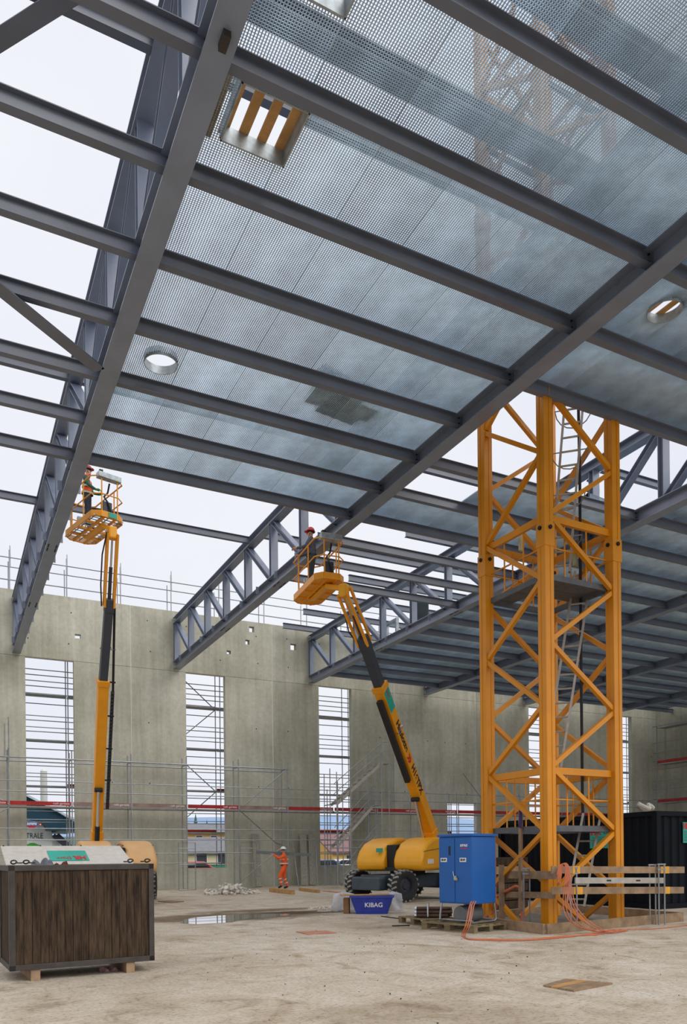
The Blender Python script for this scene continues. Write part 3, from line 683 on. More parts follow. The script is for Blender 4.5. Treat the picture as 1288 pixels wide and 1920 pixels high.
pb = P(976, 1017, d=15.6); MB().box(pb, (0.11, 0.05, 0.34), 0.5).build('sign_plate', mat('pale_plate', (206, 204, 160), 0.5), t)
pb = P(1078, 1046, d=15.9); o_ = MB().box(pb, (0.16, 0.06, 0.36), 0.5).build('socket_box', mat('pale_box', (170, 170, 130), 0.5), t)
# upper part of the mast: machine platform seen through the grating

pad = MB().box(A+(ux+uy)*S/2+V((0.35, 0.35, 0.02)), (3.1, 2.7, 0.06)).build('foundation_pad', mat('foundation_concrete', (128, 122, 110), 0.9, 0, 0.25, 4.0)); pad['label'] = 'grey concrete foundation pad under the yellow crane mast'; pad['category'] = 'foundation'
# timber leaning up inside the mast with a purple strap
a = P(976, 1708, d=14.9); b = P(976, 1520, d=15.2)
o = MB().bar(a, b, 0.05, 0.07).build('timber_post', WOODN); tagged(o, 'upright timber hung with a purple strap inside the crane mast', 'timber')
MB().path([P(976, 1512, d=15.15), P(976, 1540, d=15.1), P(975, 1552, d=15.1)], 0.035, 6).build('strap', mat('purple_strap', (62, 40, 90), 0.8), o)

# ------------------------------------------------------------------ boom lifts
def proj(p):
    q = V(p)-CAM; w_ = q.dot(_f); return 644+F_PX*q.dot(R3)/w_, CY-F_PX*q.dot(U3)/w_
def online(a, b, py):
    lo, hi = 0.0, 1.0
    for _ in range(40):
        mid = (lo+hi)/2; y = proj(a.lerp(b, mid))[1]
        if (y > py) == (proj(a)[1] > py): lo = mid
        else: hi = mid
    return a.lerp(b, lo)
def wheel(t, c, ax, R=0.48, W=0.36):
    c = V(c); ax = V(ax).normalized()
    r0 = R-0.035
    ty = MB().lathe(c, ax, [(R*0.52, -W*0.36), (R*0.62, -W*0.47), (R*0.86, -W/2), (r0, -W*0.40), (r0, W*0.40), (R*0.86, W/2), (R*0.62, W*0.47), (R*0.52, W*0.36)], 36).build('tyre', TYRE, t, smooth=True)
    tr = MB(); u = V((0, 0, 1)); v = ax.cross(u).normalized(); n = 18
    for k in range(n):
        for s in (-1, 1):
            th = 2*math.pi*(k+(0.5 if s > 0 else 0))/n; e = u*math.cos(th)+v*math.sin(th); tg = -u*math.sin(th)+v*math.cos(th)
            p = c+e*(r0+0.012)+ax*s*W*0.02; q = c+e*(r0+0.005)+ax*s*W*0.48+tg*0.055
            tr.bar(p, q, 0.055, 0.05, up=e)
    tr.build('tread', TREAD, ty, kind='stuff')
    MB().lathe(c, ax, [(0, -W*0.30), (R*0.2, -W*0.30), (R*0.24, -W*0.2), (R*0.50, -W*0.16), (R*0.53, -W*0.37), (R*0.53, W*0.37), (R*0.50, W*0.16), (R*0.24, W*0.2), (R*0.2, W*0.30), (0, W*0.30)], 28).build('rim', LIFTG, t, smooth=True)
    b = MB()
    for k in range(8):
        th = 2*math.pi*k/8; e = u*math.cos(th)+v*math.sin(th)
        b.tube(c+e*R*0.33-ax*W*0.24, c+e*R*0.33+ax*W*0.24, 0.016, 6)
    b.build('wheel_nuts', CHROME, t, kind='stuff')
def hood(t, cen, ax, off, wid, m_, name='hood'):
    la = V((ax.y, -ax.x, 0)); prof = [(-1.30, .93), (-1.44, 1.02), (-1.46, 1.25), (-1.30, 1.52), (-0.95, 1.76), (-0.4, 1.91), (0.2, 1.95), (0.8, 1.88), (1.25, 1.70), (1.35, 1.45), (1.35, .93)]
    pts = [cen+ax*a+la*(off-wid/2)+V((0, 0, z)) for a, z in prof]
    return MB().poly(pts, la*wid).build(name, m_, t, smooth=True, bevel=0.11)
def basket(t, cen, zf, ax, L, W, H, open_floor, post_m):
    """tray with rails; ax = long axis pointing away from the boom end"""
    ax = V(ax).normalized(); la = V((ax.y, -ax.x, 0)); c = V((cen[0], cen[1], zf))
    def q(a, b, z): return c+ax*a*L/2+la*b*W/2+V((0, 0, z))
    ch = 0.22
    out = [(-1, -1+ch*2), (-1+ch*0.8, -1), (1-ch*0.8, -1), (1, -1+ch*2), (1, 1-ch*2), (1-ch*0.8, 1), (-1+ch*0.8, 1), (-1, 1-ch*2)]
    root = MB()
    for (a, b), (a2, b2) in zip(out, out[1:]+out[:1]): root.bar(q(a, b, 0.05), q(a2, b2, 0.05), 0.03, 0.17)
    tray = root.build('toe_board', LIFTO, t, bevel=0.01)
    MB().poly([q(a*.98, b*.98, -0.02) for a, b in out], (0, 0, 0.012)).build('floor_plate', LIFTO if not open_floor else GALVT, t) if not open_floor else None
    rb = MB()
    for a in (-0.5, 0.0, 0.5): rb.bar(q(a, -0.98, -0.03), q(a, 0.98, -0.03), 0.05, 0.05)
    for b in (-0.35, 0.35): rb.bar(q(-0.97, b, -0.035), q(0.97, b, -0.035), 0.05, 0.05)
    rb.build('floor_frame', LIFTO, t)
    if open_floor:
        rb = MB()
        for k in range(13): a = -0.92+k*0.153; rb.bar(q(a, -0.96, 0.0), q(a, 0.96, 0.0), 0.012, 0.03)
        for k in range(5): b = -0.8+k*0.4; rb.bar(q(-0.96, b, 0.0), q(0.96, b, 0.0), 0.012, 0.03)
        rb.build('floor_grid', GALVT, t, kind='stuff')
    slot = MB()
    for a, b in ((-0.99, -0.3), (-0.99, 0.25)): slot.bar(q(a, b, 0.06)-ax*0.01, q(a, b+0.26, 0.06)-ax*0.01, 0.03, 0.05)
    slot.build('fork_slots', BLACK, tray)
    rr = 0.02
    def loop(z, lo=-1.0, drop=0.0): return [q(a, b, z-(drop if a > 0.9 else 0)) for a, b in out]
    MB().path(loop(H, drop=0.0), rr, 8, closed=True).build('top_rail', LIFTO, t, smooth=True)
    MB().path(loop(H*0.55), rr*0.85, 8, closed=True).build('mid_rail', LIFTO, t, smooth=True)
    for a, b in ((-1, -0.5), (-1, 0.5), (-0.35, -1), (-0.35, 1), (0.4, -1), (0.4, 1), (1, -0.5), (1, 0.5)): MB().tube(q(a, b, 0.05), q(a, b, H), rr*0.9, 8).build('rail_post', LIFTO, t)
    cb = MB().bar(q(-0.96, -0.72, H+0.02), q(-0.96, 0.72, H+0.02), 0.2, 0.15).build('control_box', GALVS, t, bevel=0.015)
    MB().box(q(-0.96, -0.5, H+0.13), (0.1, 0.1, 0.07)).build('beacon', BLACK, cb)
    MB().bar(q(-0.8, -0.3, 0.3), q(-0.8, 0.3, 0.3), 0.16, 0.34).build('tool_tray', LIFTG, t, bevel=0.02)
    MB().path([q(-0.9, 0.1, H*0.9), q(-0.7, 0.2, H*0.75), q(-0.75, -0.1, H*0.6), q(-0.9, 0.0, H*0.4), q(-0.95, 0.2, 0.1)], 0.025, 6).build('hose', BLACK, t)
    MB().box(q(1.0, 0.2, H*0.6)+ax*0.04, (0.2, 0.14, 0.2)).build('lamp_box', GALVS, t, bevel=0.02)
    return q
def lift(name, label, cc, head, piv, mid, elb, tip, hood_m, cen, zf, bax, L, W, H, open_floor, words):
    t = thing(name, label, 'boom lift', (cc[0], cc[1], 0), 'boom lifts'); cc = V((cc[0], cc[1], 0)); h = V((head[0], head[1], 0)).normalized(); l = V((-h.y, h.x, 0))
    for a in (-1.15, 1.15):
        for b in (-1.03, 1.03): wheel(t, cc+h*a+l*b+V((0, 0, 0.492)), l)
        MB().bar(cc+h*a-l*0.95+V((0, 0, .45)), cc+h*a+l*0.95+V((0, 0, .45)), 0.24, 0.22).build('axle', CHAS, t, bevel=0.02)
    MB().bar(cc-h*1.5+V((0, 0, .60)), cc+h*1.5+V((0, 0, .60)), 1.1, 0.42).build('chassis', CHAS, t, bevel=0.05)
    MB().bar(cc-h*1.78+V((0, 0, .55)), cc-h*1.45+V((0, 0, .55)), 1.25, 0.40).build('bumper', CHAS, t, bevel=0.05)
    MB().tube(cc+V((0, 0, .78)), cc+V((0, 0, .95)), 0.55, 24).build('slew_ring', BLACK, t)
    ax = V((tip.x-piv.x, tip.y-piv.y, 0)).normalized(); la = V((ax.y, -ax.x, 0))   # boom heading in plan
    MB().bar(cc-ax*1.1+V((0, 0, .98)), cc+ax*1.3+V((0, 0, .98)), 1.5, 0.12).build('turntable', BLACK, t)
    for s in (-1, 1):
        hd = hood(t, cc, -ax, s*0.62, 0.92, hood_m)
        d_ = MB()
        for k in range(3): d_.bar(cc+ax*(1.0-0.16*k)+la*(s*1.09)+V((0, 0, 1.2)), cc+ax*(0.88-0.16*k)+la*(s*1.09)+V((0, 0, 1.2)), 0.012, 0.14)
        d_.build('warning_sticker', WHITE, hd)
        sl = MB().bar(cc+ax*1.3+la*(s*1.085)+V((0, 0, 1.5)), cc-ax*0.4+la*(s*1.085)+V((0, 0, 1.62)), 0.012, 0.012); sl.build('panel_gap', BLACK, hd)
    MB().bar(cc+ax*1.2+V((0, 0, 1.35)), cc-ax*1.1+V((0, 0, 1.45)), 0.30, 0.7).build('engine_bay', BLACK, t)
    MB().box(cc+ax*1.42+la*0.3+V((0, 0, 1.55)), (0.12, 0.2, 0.12)).build('teal_decal', TEAL, t) if words else None
    # boom
    bd = (mid-piv).normalized(); up = bd.cross(la).normalized()
    o1 = MB().bar(piv, mid, 0.30, 0.40, up=up).build('boom_section', LIFTO, t, bevel=0.02)
    MB().bar(mid-bd*0.12, mid+bd*0.06, 0.35, 0.45, up=up).build('collar', LIFTO, t, bevel=0.02)
    MB().bar(mid, elb, 0.23, 0.31, up=up).build('inner_boom', LIFTG, t, bevel=0.015)
    MB().bar(piv-V((0, 0, .35))-bd*0.1, piv+bd*0.35, 0.36, 0.44, up=up).build('pivot_bracket', LIFTO, t, bevel=0.03)
    side = -la if proj(piv-la)[0] < proj(piv+la)[0] else la
    if words:
        c0 = mid.lerp(piv, 0.50)+up*(-0.0 if True else 0)
        sgn = 1 if (CAM-piv).dot(la) > 0 else -1
        n_ = la*sgn; x_ = -bd; y_ = n_.cross(x_)
        for s_, f_, sz, m_, wd_ in (('Haulotte', 0.30, 0.33, BLACK, 1.02), ('»', 0.44, 0.48, RED, 0.3), ('H16TPX', 0.58, 0.36, BLACK, 1.05)):
            text('lettering', s_, sz, m_, o1, mid.lerp(piv, f_)+n_*0.153, x_, y_, width=wd_, bold=0.012)
        MB().bar(mid.lerp(piv, 0.02)+n_*0.153, mid.lerp(piv, 0.14)+n_*0.153, 0.012, 0.36, up=up).build('decal', TEAL, o1)
        text('decal_letters', 'HR', 0.2, RED, o1, mid.lerp(piv, 0.05)+n_*0.161, x_, y_)
        uf = up if up.z < 0 else -up
        MB().bar(mid.lerp(piv, 0.05)+uf*0.32, mid.lerp(piv, 0.55)+uf*0.32, 0.16, 0.14, up=up).build('energy_chain_box', CHAIN, t, bevel=0.01)
        MB().bar(mid.lerp(piv, 0.26)+uf*0.2, mid.lerp(piv, 0.26)-uf*0.22, 0.36, 0.03, up=bd).build('clamp_band', CHROME, t)
        a_, b_ = piv+uf*0.55-V((0, 0, .45)), mid.lerp(piv, 0.68)+uf*0.26
    else:
        rs = side*-1; ch = MB(); nseg = 34
        for k in range(nseg):
            p = piv.lerp(mid, 0.22+0.74*k/nseg)+rs*0.29; ch.box(p, (0.09, 0.10, 0.10))
        ch.build('energy_chain', CHAIN, t, kind='stuff')
        MB().tube(mid.lerp(piv, 0.06)+rs*0.3, elb+rs*0.16, 0.035, 8).build('hose_guide', CHAIN, t)
        for f_ in (0.0, 0.25, 0.5, 0.75): MB().bar(mid.lerp(piv, f_*0.8)+rs*0.1, mid.lerp(piv, f_*0.8)+rs*0.36, 0.06, 0.04).build('guide_bracket', BOLT, t)
        MB().bar(mid.lerp(elb, 0.45)-rs*0.16, mid.lerp(elb, 0.45)+rs*0.3, 0.04, 0.04).build('guide_bracket', GALVT, t)
        fr = (CAM-piv); fr.z = 0; fr.normalize(); a_, b_ = piv+fr*0.33-V((0, 0, .4)), piv.lerp(mid, 0.33)+fr*0.28
    MB().tube(a_, a_.lerp(b_, 0.42), 0.075, 14).build('cylinder_barrel', BLACK, t, smooth=True); MB().tube(a_.lerp(b_, 0.40), b_, 0.045, 12).build('cylinder_rod', CHROME, t, smooth=True)
    MB().tube(b_-la*0.12, b_+la*0.12, 0.07, 12).build('cylinder_pin', BLACK, t)
    # jib: twin bars with a cylinder between
    jd = (tip-elb).normalized(); ju = jd.cross(la).normalized()
    MB().bar(elb-bd*0.15, elb+jd*0.22, 0.26, 0.34, up=up).build('elbow', LIFTG, t, bevel=0.02)
    for s2 in (-1, 1):
        for s in (-1, 1): MB().bar(elb+la*0.13*s+ju*0.14*s2, tip+la*0.13*s+ju*0.14*s2, 0.055, 0.075, up=ju).build('jib_arm', LIFTO, t)
    MB().tube(elb+jd*0.1, elb.lerp(tip, 0.55), 0.05, 10).build('jib_cylinder', LIFTG, t); MB().tube(elb.lerp(tip, 0.55), tip, 0.03, 10).build('jib_rod', CHROME, t)
    MB().path([elb+la*0.2, elb.lerp(tip, .3)+la*0.26+ju*0.1, elb.lerp(tip, .7)+la*0.24-ju*0.05, tip+la*0.15], 0.02, 6).build('hose', BLACK, t)
    MB().box(tip, (0.22, 0.22, 0.34), math.atan2(ax.y, ax.x)).build('rotator', LIFT, t, bevel=0.04)
    bx = V((bax[0], bax[1], 0)).normalized(); c = V((cen[0], cen[1], zf))
    near = c-bx*(L/2)*0.6
    MB().bar(tip+V((0, 0, 0.05)), near-V((0, 0, .07)), 0.14, 0.12).build('basket_arm', LIFT, t, bevel=0.02)
    MB().bar(near-V((0, 0, .08)), c+bx*L*0.25-V((0, 0, .08)), 0.12, 0.06).build('basket_arm', LIFT, t)
    q = basket(t, cen, zf, bx, L, W, H, open_floor, None)
    return t, q
piv2, tip2 = P(812, 1572, d=25.0), P(645, 1108, d=19.7); mid2 = P(712, 1287, d=21.7); elb2 = P(684, 1207, d=20.8)
lift2, q2 = lift('boom_lift', 'yellow boom lift with lettered boom standing behind the blue tub and cabinet', (12.9, 20.8), (.98, .2), piv2, mid2, elb2, tip2, LIFT,
                 (8.86, 18.66), 8.45, (0.10, 1), 2.1, 0.78, 1.02, False, True)
piv1, tip1 = P(181, 1575, d=25.0), P(211, 1000, d=21.3); mid1 = P(193, 1278, d=22.9); elb1 = P(204, 1138, d=22.1)
lift1, q1 = lift('boom_lift', 'boom lift with upright boom and faded tan hood behind the wooden crate', (4.75, 25.3), (.3, .95), piv1, mid1, elb1, tip1, LIFTT,
                 (3.78, 22.72), 10.70, (-0.26, 1), 2.1, 0.90, 1.07, True, False)
pd_ = V((-0.26, 1, 0)).normalized()*-0.03; MB().bar(q1(-1.0, -0.1, 0.05)+pd_, q1(-1.0, 0.42, 0.05)+pd_, 0.012, 0.13).build('teal_decal', TEAL, lift1)

# ------------------------------------------------------------------ electrical cabinet on its stand, pallets, bundles
def pallet(label, c, ux_, L, W):
    ux_ = V((ux_[0], ux_[1], 0)).normalized(); uy_ = V((-ux_.y, ux_.x, 0)); c = V((c[0], c[1], 0)); rz_ = math.atan2(ux_.y, ux_.x)
    t = thing('pallet', label, 'pallet', tuple(c), 'timber pallets')
    for b in (-1, 0, 1):
        MB().box(c+uy_*b*(W/2-0.06)+V((0, 0, 0.011)), (L, 0.1, 0.02), rz_).build('bottom_board', WOODG, t)
        for a in (-1, 0, 1): MB().box(c+ux_*a*(L/2-0.07)+uy_*b*(W/2-0.06)+V((0, 0, 0.06)), (0.14, 0.1, 0.078), rz_).build('block', WOODG, t)
    for a in (-1, 0, 1): MB().box(c+ux_*a*(L/2-0.07)+V((0, 0, 0.109)), (0.14, W, 0.02), rz_).build('stringer_board', WOODG, t)
    for b in range(5): MB().box(c+uy_*(-1+b*0.5)*(W/2-0.06)+V((0, 0, 0.13)), (L, 0.12, 0.02), rz_+random.uniform(-.01, .01)).build('top_board', WOODG, t)
    return t
fr = V((8.38, 11.33, 0)); u = V((0.255, -0.967, 0)); v = V((0.967, 0.255, 0))        # cabinet front right corner, front direction, side direction
wf = -along(fr, u, 823.5); ws = along(fr, v, 929.0)
wf = abs(wf); ws = abs(ws)
pallet('weathered timber pallet under the blue electrical cabinet', tuple(fr-u*0.46+v*0.33), tuple(u), 1.25, 1.0)
c2 = P(790, 1722, z=0.0); pallet('weathered timber pallet carrying chained iron props, left of the cabinet', (8.66, 13.16), (-0.05, -1), 1.15, 0.8)
ctr = fr-u*wf/2+v*ws/2; rzc = math.atan2(u.y, u.x)
t = thing('electrical_cabinet', 'tall blue steel electrical cabinet on a tube stand', 'cabinet', (ctr.x, ctr.y, 0.14))
cz0, cz1 = 0.50, 1.72
MB().box(ctr+V((0, 0, (cz0+cz1)/2)), (wf, ws, cz1-cz0), rzc).build('body', BLUE, t, bevel=0.008)
MB().box(ctr+V((0, 0, cz1+0.028)), (wf+0.06, ws+0.06, 0.05), rzc).build('roof', BLUE, t, bevel=0.012)
n_ = -v
for s in (-1, 1):
    dr = MB().box(ctr-v*(ws/2+0.007)+u*s*(wf/4)+V((0, 0, (cz0+cz1)/2)), (wf/2-0.012, 0.014, cz1-cz0-0.05), rzc).build('door', BLUE, t, bevel=0.004)
    pz = ctr-v*(ws/2+0.016)+u*(s*wf*0.25-(0.07 if s < 0 else 0))+V((0, 0, cz0+0.80))
    st = MB().box(pz, (0.15, 0.003, 0.075), rzc).build('sticker', WHITE, dr)
    text('sticker_print', 'EKAB', 0.055, BLACK, dr, pz-v*0.003, u, (0, 0, 1), width=0.11, bold=0.002)
    if s < 0: MB().box(pz+u*0.14+V((0, 0, 0.17)), (0.045, 0.004, 0.17), rzc).build('vent_slot', BLACK, dr)
    else:
        pk = pz+u*0.02+V((0, 0, 0.26)); text('logo', 'KIBAG', 0.06, WHITE, dr, pk, u, (0, 0, 1), width=0.17, shear=0.2, bold=0.002); MB().box(pk-V((0, 0, .05)), (0.15, 0.002, 0.018), rzc).build('logo_bar', RED, dr)
hp = ctr-v*(ws/2+0.03)+u*0.02+V((0, 0, cz0+0.47)); h_ = MB().box(hp, (0.06, 0.03, 0.08), rzc).build('handle', GALVS, t, bevel=0.01); MB().tube(hp-u*0.03+V((0, 0, .03)), hp-u*0.05+V((0, 0, .12)), 0.008, 6).build('lock_lever', CHROME, h_)
MB().box(hp-V((0, 0, 0.02))+u*0.02, (0.07, 0.02, 0.05), rzc).build('padlock', mat('brass', (170, 150, 110), 0.4, 0.6), h_)
zb = 0.165
for s in (-1, 1):
    e = ctr+u*s*(wf/2-0.03); a = e-v*(ws/2-0.02); b = e+v*(ws/2-0.02)
    MB().path([a+V((0, 0, cz0)), a-v*0.04+V((0, 0, 0.3)), a-v*0.05+V((0, 0, 0.2)), a-v*0.01+V((0, 0, zb)), b+v*0.01+V((0, 0, zb)), b+v*0.05+V((0, 0, 0.2)), b+v*0.04+V((0, 0, 0.3)), b+V((0, 0, cz0))], 0.019, 10).build('stand_tube', GALVT, t, smooth=True)
for s in (-1, 1): MB().tube(ctr-u*(wf/2-0.03)+v*s*(ws/2-0.05)+V((0, 0, 0.19)), ctr+u*(wf/2-0.03)+v*s*(ws/2-0.05)+V((0, 0, 0.19)), 0.016, 8).build('stand_tube', GALVT, t)
dr_ = MB().lathe(ctr+u*0.02+V((0, 0, 0.30)), v, [(0, -0.26), (0.15, -0.26), (0.16, -0.2), (0.16, 0.2), (0.15, 0.26), (0, 0.26)], 24).build('cable_drum', mat('grey_drum', (104, 106, 108), 0.6), None, smooth=True); tagged(dr_, 'grey drum lying on the pallet beneath the blue cabinet', 'drum')
# bundle of iron props with chain
c = V((8.72, 13.1, 0.2)); ub = V((0.82, -0.57, 0))
t = thing('prop_bundle', 'bundle of brown iron props with steel chain on the left pallet', 'bundle', (c.x, c.y, 0.14))
k = 0
for lay, n in ((0, 6), (1, 5), (2, 3)):
    for i in range(n):
        o = V((0.57, 0.82, 0))*((i-(n-1)/2)*0.075); p = V((c.x, c.y, 0.185+lay*0.065))+o; MB().tube(p-ub*0.34, p+ub*(0.34+random.uniform(-.05, .05)), 0.032, 8).build('prop', mat('rust_brown_iron', (92, 66, 54), 0.7, 0.2, 0.3, 6.0), t); MB().tube(p-ub*0.37, p-ub*0.33, 0.036, 8).build('prop_collar', CHROME, t)
MB().path([V((c.x, c.y, 0.17))+V((0.57, 0.82, 0))*s*0.27+V((0, 0, h))-ub*0.1 for s, h in ((-1, 0), (-1, .12), (-.4, .24), (.4, .24), (1, .12), (1, 0))], 0.018, 6).build('chain', CHROME, t)

# ------------------------------------------------------------------ timber curb, railings and cables round the crane foot
cA, cB, cC = V((9.23, 10.35, 0)), V((13.25, 10.85, 0)), V((9.30, 12.9, 0))
cD = V((13.2, 14.1, 0))
def plank(name, p, q, th, h_, label, cat='plank', m_=WOODN, grp=None, up=(0, 0, 1)):
    o = MB().bar(p, q, th, h_, up).build(name, m_, bevel=0.004); return tagged(o, label, cat, grp)
plank('curb_plank', cA+V((0, 0, .09)), cB+V((0, 0, .09)), 0.05, 0.18, 'timber curb plank on the floor along the front of the crane foot')
plank('curb_plank', cA+V((-0.03, 0.03, .09)), cC+V((0, 0, .09)), 0.05, 0.18, 'timber curb plank on the floor beside the blue cabinet')
plank('curb_plank', cC+V((0, 0.03, .09)), cD+V((0, 0, .09)), 0.05, 0.18, 'timber curb plank on the floor behind the crane foot')
plank('curb_plank', cB+V((0, 0.03, .09)), cD+V((0, 0, .09)), 0.05, 0.18, 'timber curb plank on the floor in front of the black container')
pa, pb = P(1034, 1631, d=13.7), P(1282, 1631, d=15.4)
def yel(o, p, q, f0, f1): 
    d = q-p; MB().bar(p+d*f0, p+d*f1, 0.046, 0.136).build('yellow_mark', WOODY, o)
o = plank('rail_plank', pa, pb, 0.04, 0.13, 'upper railing plank with yellow marks right of the crane leg'); yel(o, pa, pb, .14, .19); yel(o, pa, pb, .80, .87)
p1, p2 = P(1078, 1651, d=13.9), P(1245, 1651, d=15.1)
o = plank('rail_plank', p1, p2, 0.03, 0.11, 'thin grey slotted railing plank between the two timber rails', m_=ALU)
for f_ in (0.33, 0.66): MB().bar(p1.lerp(p2, f_), p1.lerp(p2, f_+0.05), 0.034, 0.03).build('slot', BLACK, o)
p1, p2 = P(1034, 1670, d=13.7), P(1281, 1669, d=15.4)
o = plank('rail_plank', p1, p2, 0.04, 0.13, 'lower railing plank with yellow marks right of the crane leg'); yel(o, p1, p2, .15, .21); yel(o, p1, p2, .83, .88)
e0, e1 = P(947, 1640, d=15.6), P(1043, 1641, d=13.9)
plank('rail_plank', e0, e1, 0.04, 0.15, 'upper railing plank left of the front crane leg')
e0, e1 = P(945, 1677, d=15.6), P(1040, 1679, d=13.9); plank('rail_plank', e0, e1, 0.04, 0.12, 'lower railing plank left of the front crane leg')
pp = P(941, 1730, d=15.5); o = MB().bar((pp.x, pp.y, 0), (pp.x, pp.y, 1.18), 0.11, 0.05, up=(0.5, 0.85, 0)).build('rail_post', WOODN, bevel=0.004); tagged(o, 'upright timber railing post behind the blue cabinet', 'post')
def clamp_post(px, d, h0, label):
    b = P(px, 1720, d=d); t = thing('clamp_post', label, 'post', (b.x, b.y, 0), 'railing clamp posts')
    for s in (-0.05, 0.05): MB().tube((b.x+s, b.y-s*0.5, 0.0), (b.x+s, b.y-s*0.5, h0), 0.014, 8).build('tube', GALVT, t)
    for z in (h0, h0-0.10): MB().bar((b.x-0.07, b.y+0.035, z), (b.x+0.07, b.y-0.035, z), 0.03, 0.03).build('clamp', GALVT, t)
clamp_post(1076, 13.95, 1.14, 'steel railing clamp post beside the hanging orange cables'); clamp_post(1224, 15.05, 1.16, 'steel railing clamp post nearest the black container'); clamp_post(1241, 14.95, 1.17, 'steel railing clamp post at the right end of the planks'); clamp_post(988, 14.75, 1.12, 'steel railing clamp post left of the front crane leg')
# cables
def spline(pts, n=8):
    pts = [V(p) for p in pts]; out = []
    for i in range(len(pts)-1):
        p0 = pts[max(i-1, 0)]; p1 = pts[i]; p2 = pts[i+1]; p3 = pts[min(i+2, len(pts)-1)]
        for k in range(n):
            t_ = k/n; out.append(0.5*((2*p1)+(p2-p0)*t_+(2*p0-5*p1+4*p2-p3)*t_**2+(3*p1-p0-3*p2+p3)*t_**3))
    return out+[pts[-1]]
t = thing('cable_bundle', 'orange cables looped over the railing and lying along the floor by the crane', 'cable', tuple(P(1085, 1748, z=0)))
rail = P(1054, 1622, d=13.68)
for k in range(6):
    j = random.uniform
    pts = [P(1044+k*1.2, 1640+k*4, d=13.60), P(1050+k*1.2, 1622, d=13.66), P(1060+k*1.2, 1624, d=13.62), P(1058+k*2.6, 1660, d=13.55), P(1056+k*5, 1700, d=13.4), P(1070+k*8, 1731+j(-4, 4), d=13.3)]
    g0 = P(1110+k*7, 1747+j(-2, 3), z=0.02+0.012*(k % 3)); g1 = P(1150+k*5, 1745+j(-4, 3), z=0.02+0.012*(k % 2)); pts += [g0, g1]
    if k == 0: pts += [P(1230, 1741, z=0.014), P(1300, 1733, z=0.014)]
    MB().path(spline(pts), 0.0085, 7).build('cable', CABLE, t, smooth=True)
for k in range(3):
    j = random.uniform; pts = [P(1180-4*k, 1742+3*k, z=0.016), P(1120, 1749+2*k, z=0.016), P(1060, 1757-k, z=0.014), P(980, 1763-k*.5, z=0.014), P(920, 1763-k, z=0.014), P(880, 1761-k*.5, z=0.014), P(866+3*k, 1754, z=0.014), P(873+4*k, 1735, d=13.2), P(880+4*k, 1700, d=13.5), P(884+4*k, 1690, d=13.7)]
    if k == 2: pts = pts[1:]
    MB().path(spline(pts), 0.010, 7).build('cable', CABLE, t, smooth=True)
t2 = MB().path(spline([P(900, 1722, d=15.8), P(922, 1712, d=15.9), P(932, 1695, d=15.8), P(934, 1680, d=15.7), P(955, 1668, d=15.3), P(968, 1662, d=15.2), P(975, 1672, d=15.2), P(978, 1700, d=15.1), P(979, 1728, d=15.0)]), 0.03, 10).build('hose', CABLE, None, smooth=True); tagged(t2, 'thick orange hose curling behind the blue cabinet and timber post', 'hose')

# ------------------------------------------------------------------ black container, crates behind
k0 = V((15.54, 13.46, 0)); CH = 2.41
t = thing('site_container', 'black steel site container with green signs behind the crane', 'container', (16.6, 16.4, 0))
def corr(p, q, z0, z1, out, n, dep=0.035):
    p, q, out = V(p), V(q), V(out); mb = MB(); pr = []
    for i in range(n):
        for f_, dd in ((0.0, 0), (0.35, 0), (0.5, dep), (0.85, dep)): pr.append(p.lerp(q, (i+f_)/n)-out*dd)
    pr.append(q); vs = [x+V((0, 0, z0)) for x in pr]+[x+V((0, 0, z1)) for x in pr]; m_ = len(pr)
    return mb.add(vs, [(i, i+1, m_+i+1, m_+i) for i in range(m_-1)])
k1, k2, k3 = k0+V((0, 6.0, 0)), k0+V((2.44, 6.0, 0)), k0+V((2.44, 0, 0))
for p, q, o_, n in ((k0, k1, (-1, 0, 0), 22), (k0, k3, (0, -1, 0), 9), (k3, k2, (1, 0, 0), 22), (k1, k2, (0, 1, 0), 9)): corr(p, q, 0.12, CH-0.1, o_, n).build('corrugated_wall', CONTB, t)
for c in (k0, k1, k2, k3): MB().cbox((c.x-0.07, c.y-0.07, 0), (c.x+0.07, c.y+0.07, CH)).build('corner_post', CONTB, t)
for z in (0.07, CH-0.05):
    for p, q in ((k0, k1), (k0, k3), (k3, k2), (k1, k2)): MB().bar(p+V((0, 0, z)), q+V((0, 0, z)), 0.1, 0.12).build('edge_rail', CONTB, t)
MB().cbox((k0.x, k0.y, CH-0.03), (k2.x, k2.y, CH-0.01)).build('roof_sheet', CONTB, t)
def hr_sign(c, x_, n_, w_, h_):
    c = V(c); x_ = V(x_); n_ = V(n_)
    s_ = MB().bar(c-x_*w_/2, c+x_*w_/2, 0.012, h_).build('sign', TEAL, t)
    lf = MB().bar(c-x_*w_/2+n_*0.003+V((0, 0, h_*0.3)), c-x_*w_*0.02+n_*0.003+V((0, 0, h_*0.3)), 0.012, h_*0.32)
    text('sign_letters', 'HR', h_*0.36, RED, s_, c-x_*w_*0.28+n_*0.012+V((0, 0, h_*0.3)), x_, (0, 0, 1), bold=0.012, width=w_*0.42)
    text('sign_letters', 'Dürr', h_*0.22, BLACK, s_, c+x_*w_*0.22+n_*0.012+V((0, 0, h_*0.3)), x_, (0, 0, 1), width=w_*0.4)
    for i in range(7): MB().bar(c-x_*w_*0.42+n_*0.008+V((0, 0, h_*(0.06-i*0.075))), c-x_*w_*(0.02 if i % 2 else -0.1)+n_*0.008+V((0, 0, h_*(0.06-i*0.075))), 0.006, h_*0.02).build('print_line', LIFTG, s_)
sa = P(1131, 1572, x=k0.x-0.03); hr_sign((k0.x-0.03, sa.y, sa.z), (0, -1, 0), (-1, 0, 0), 0.95, 0.52)
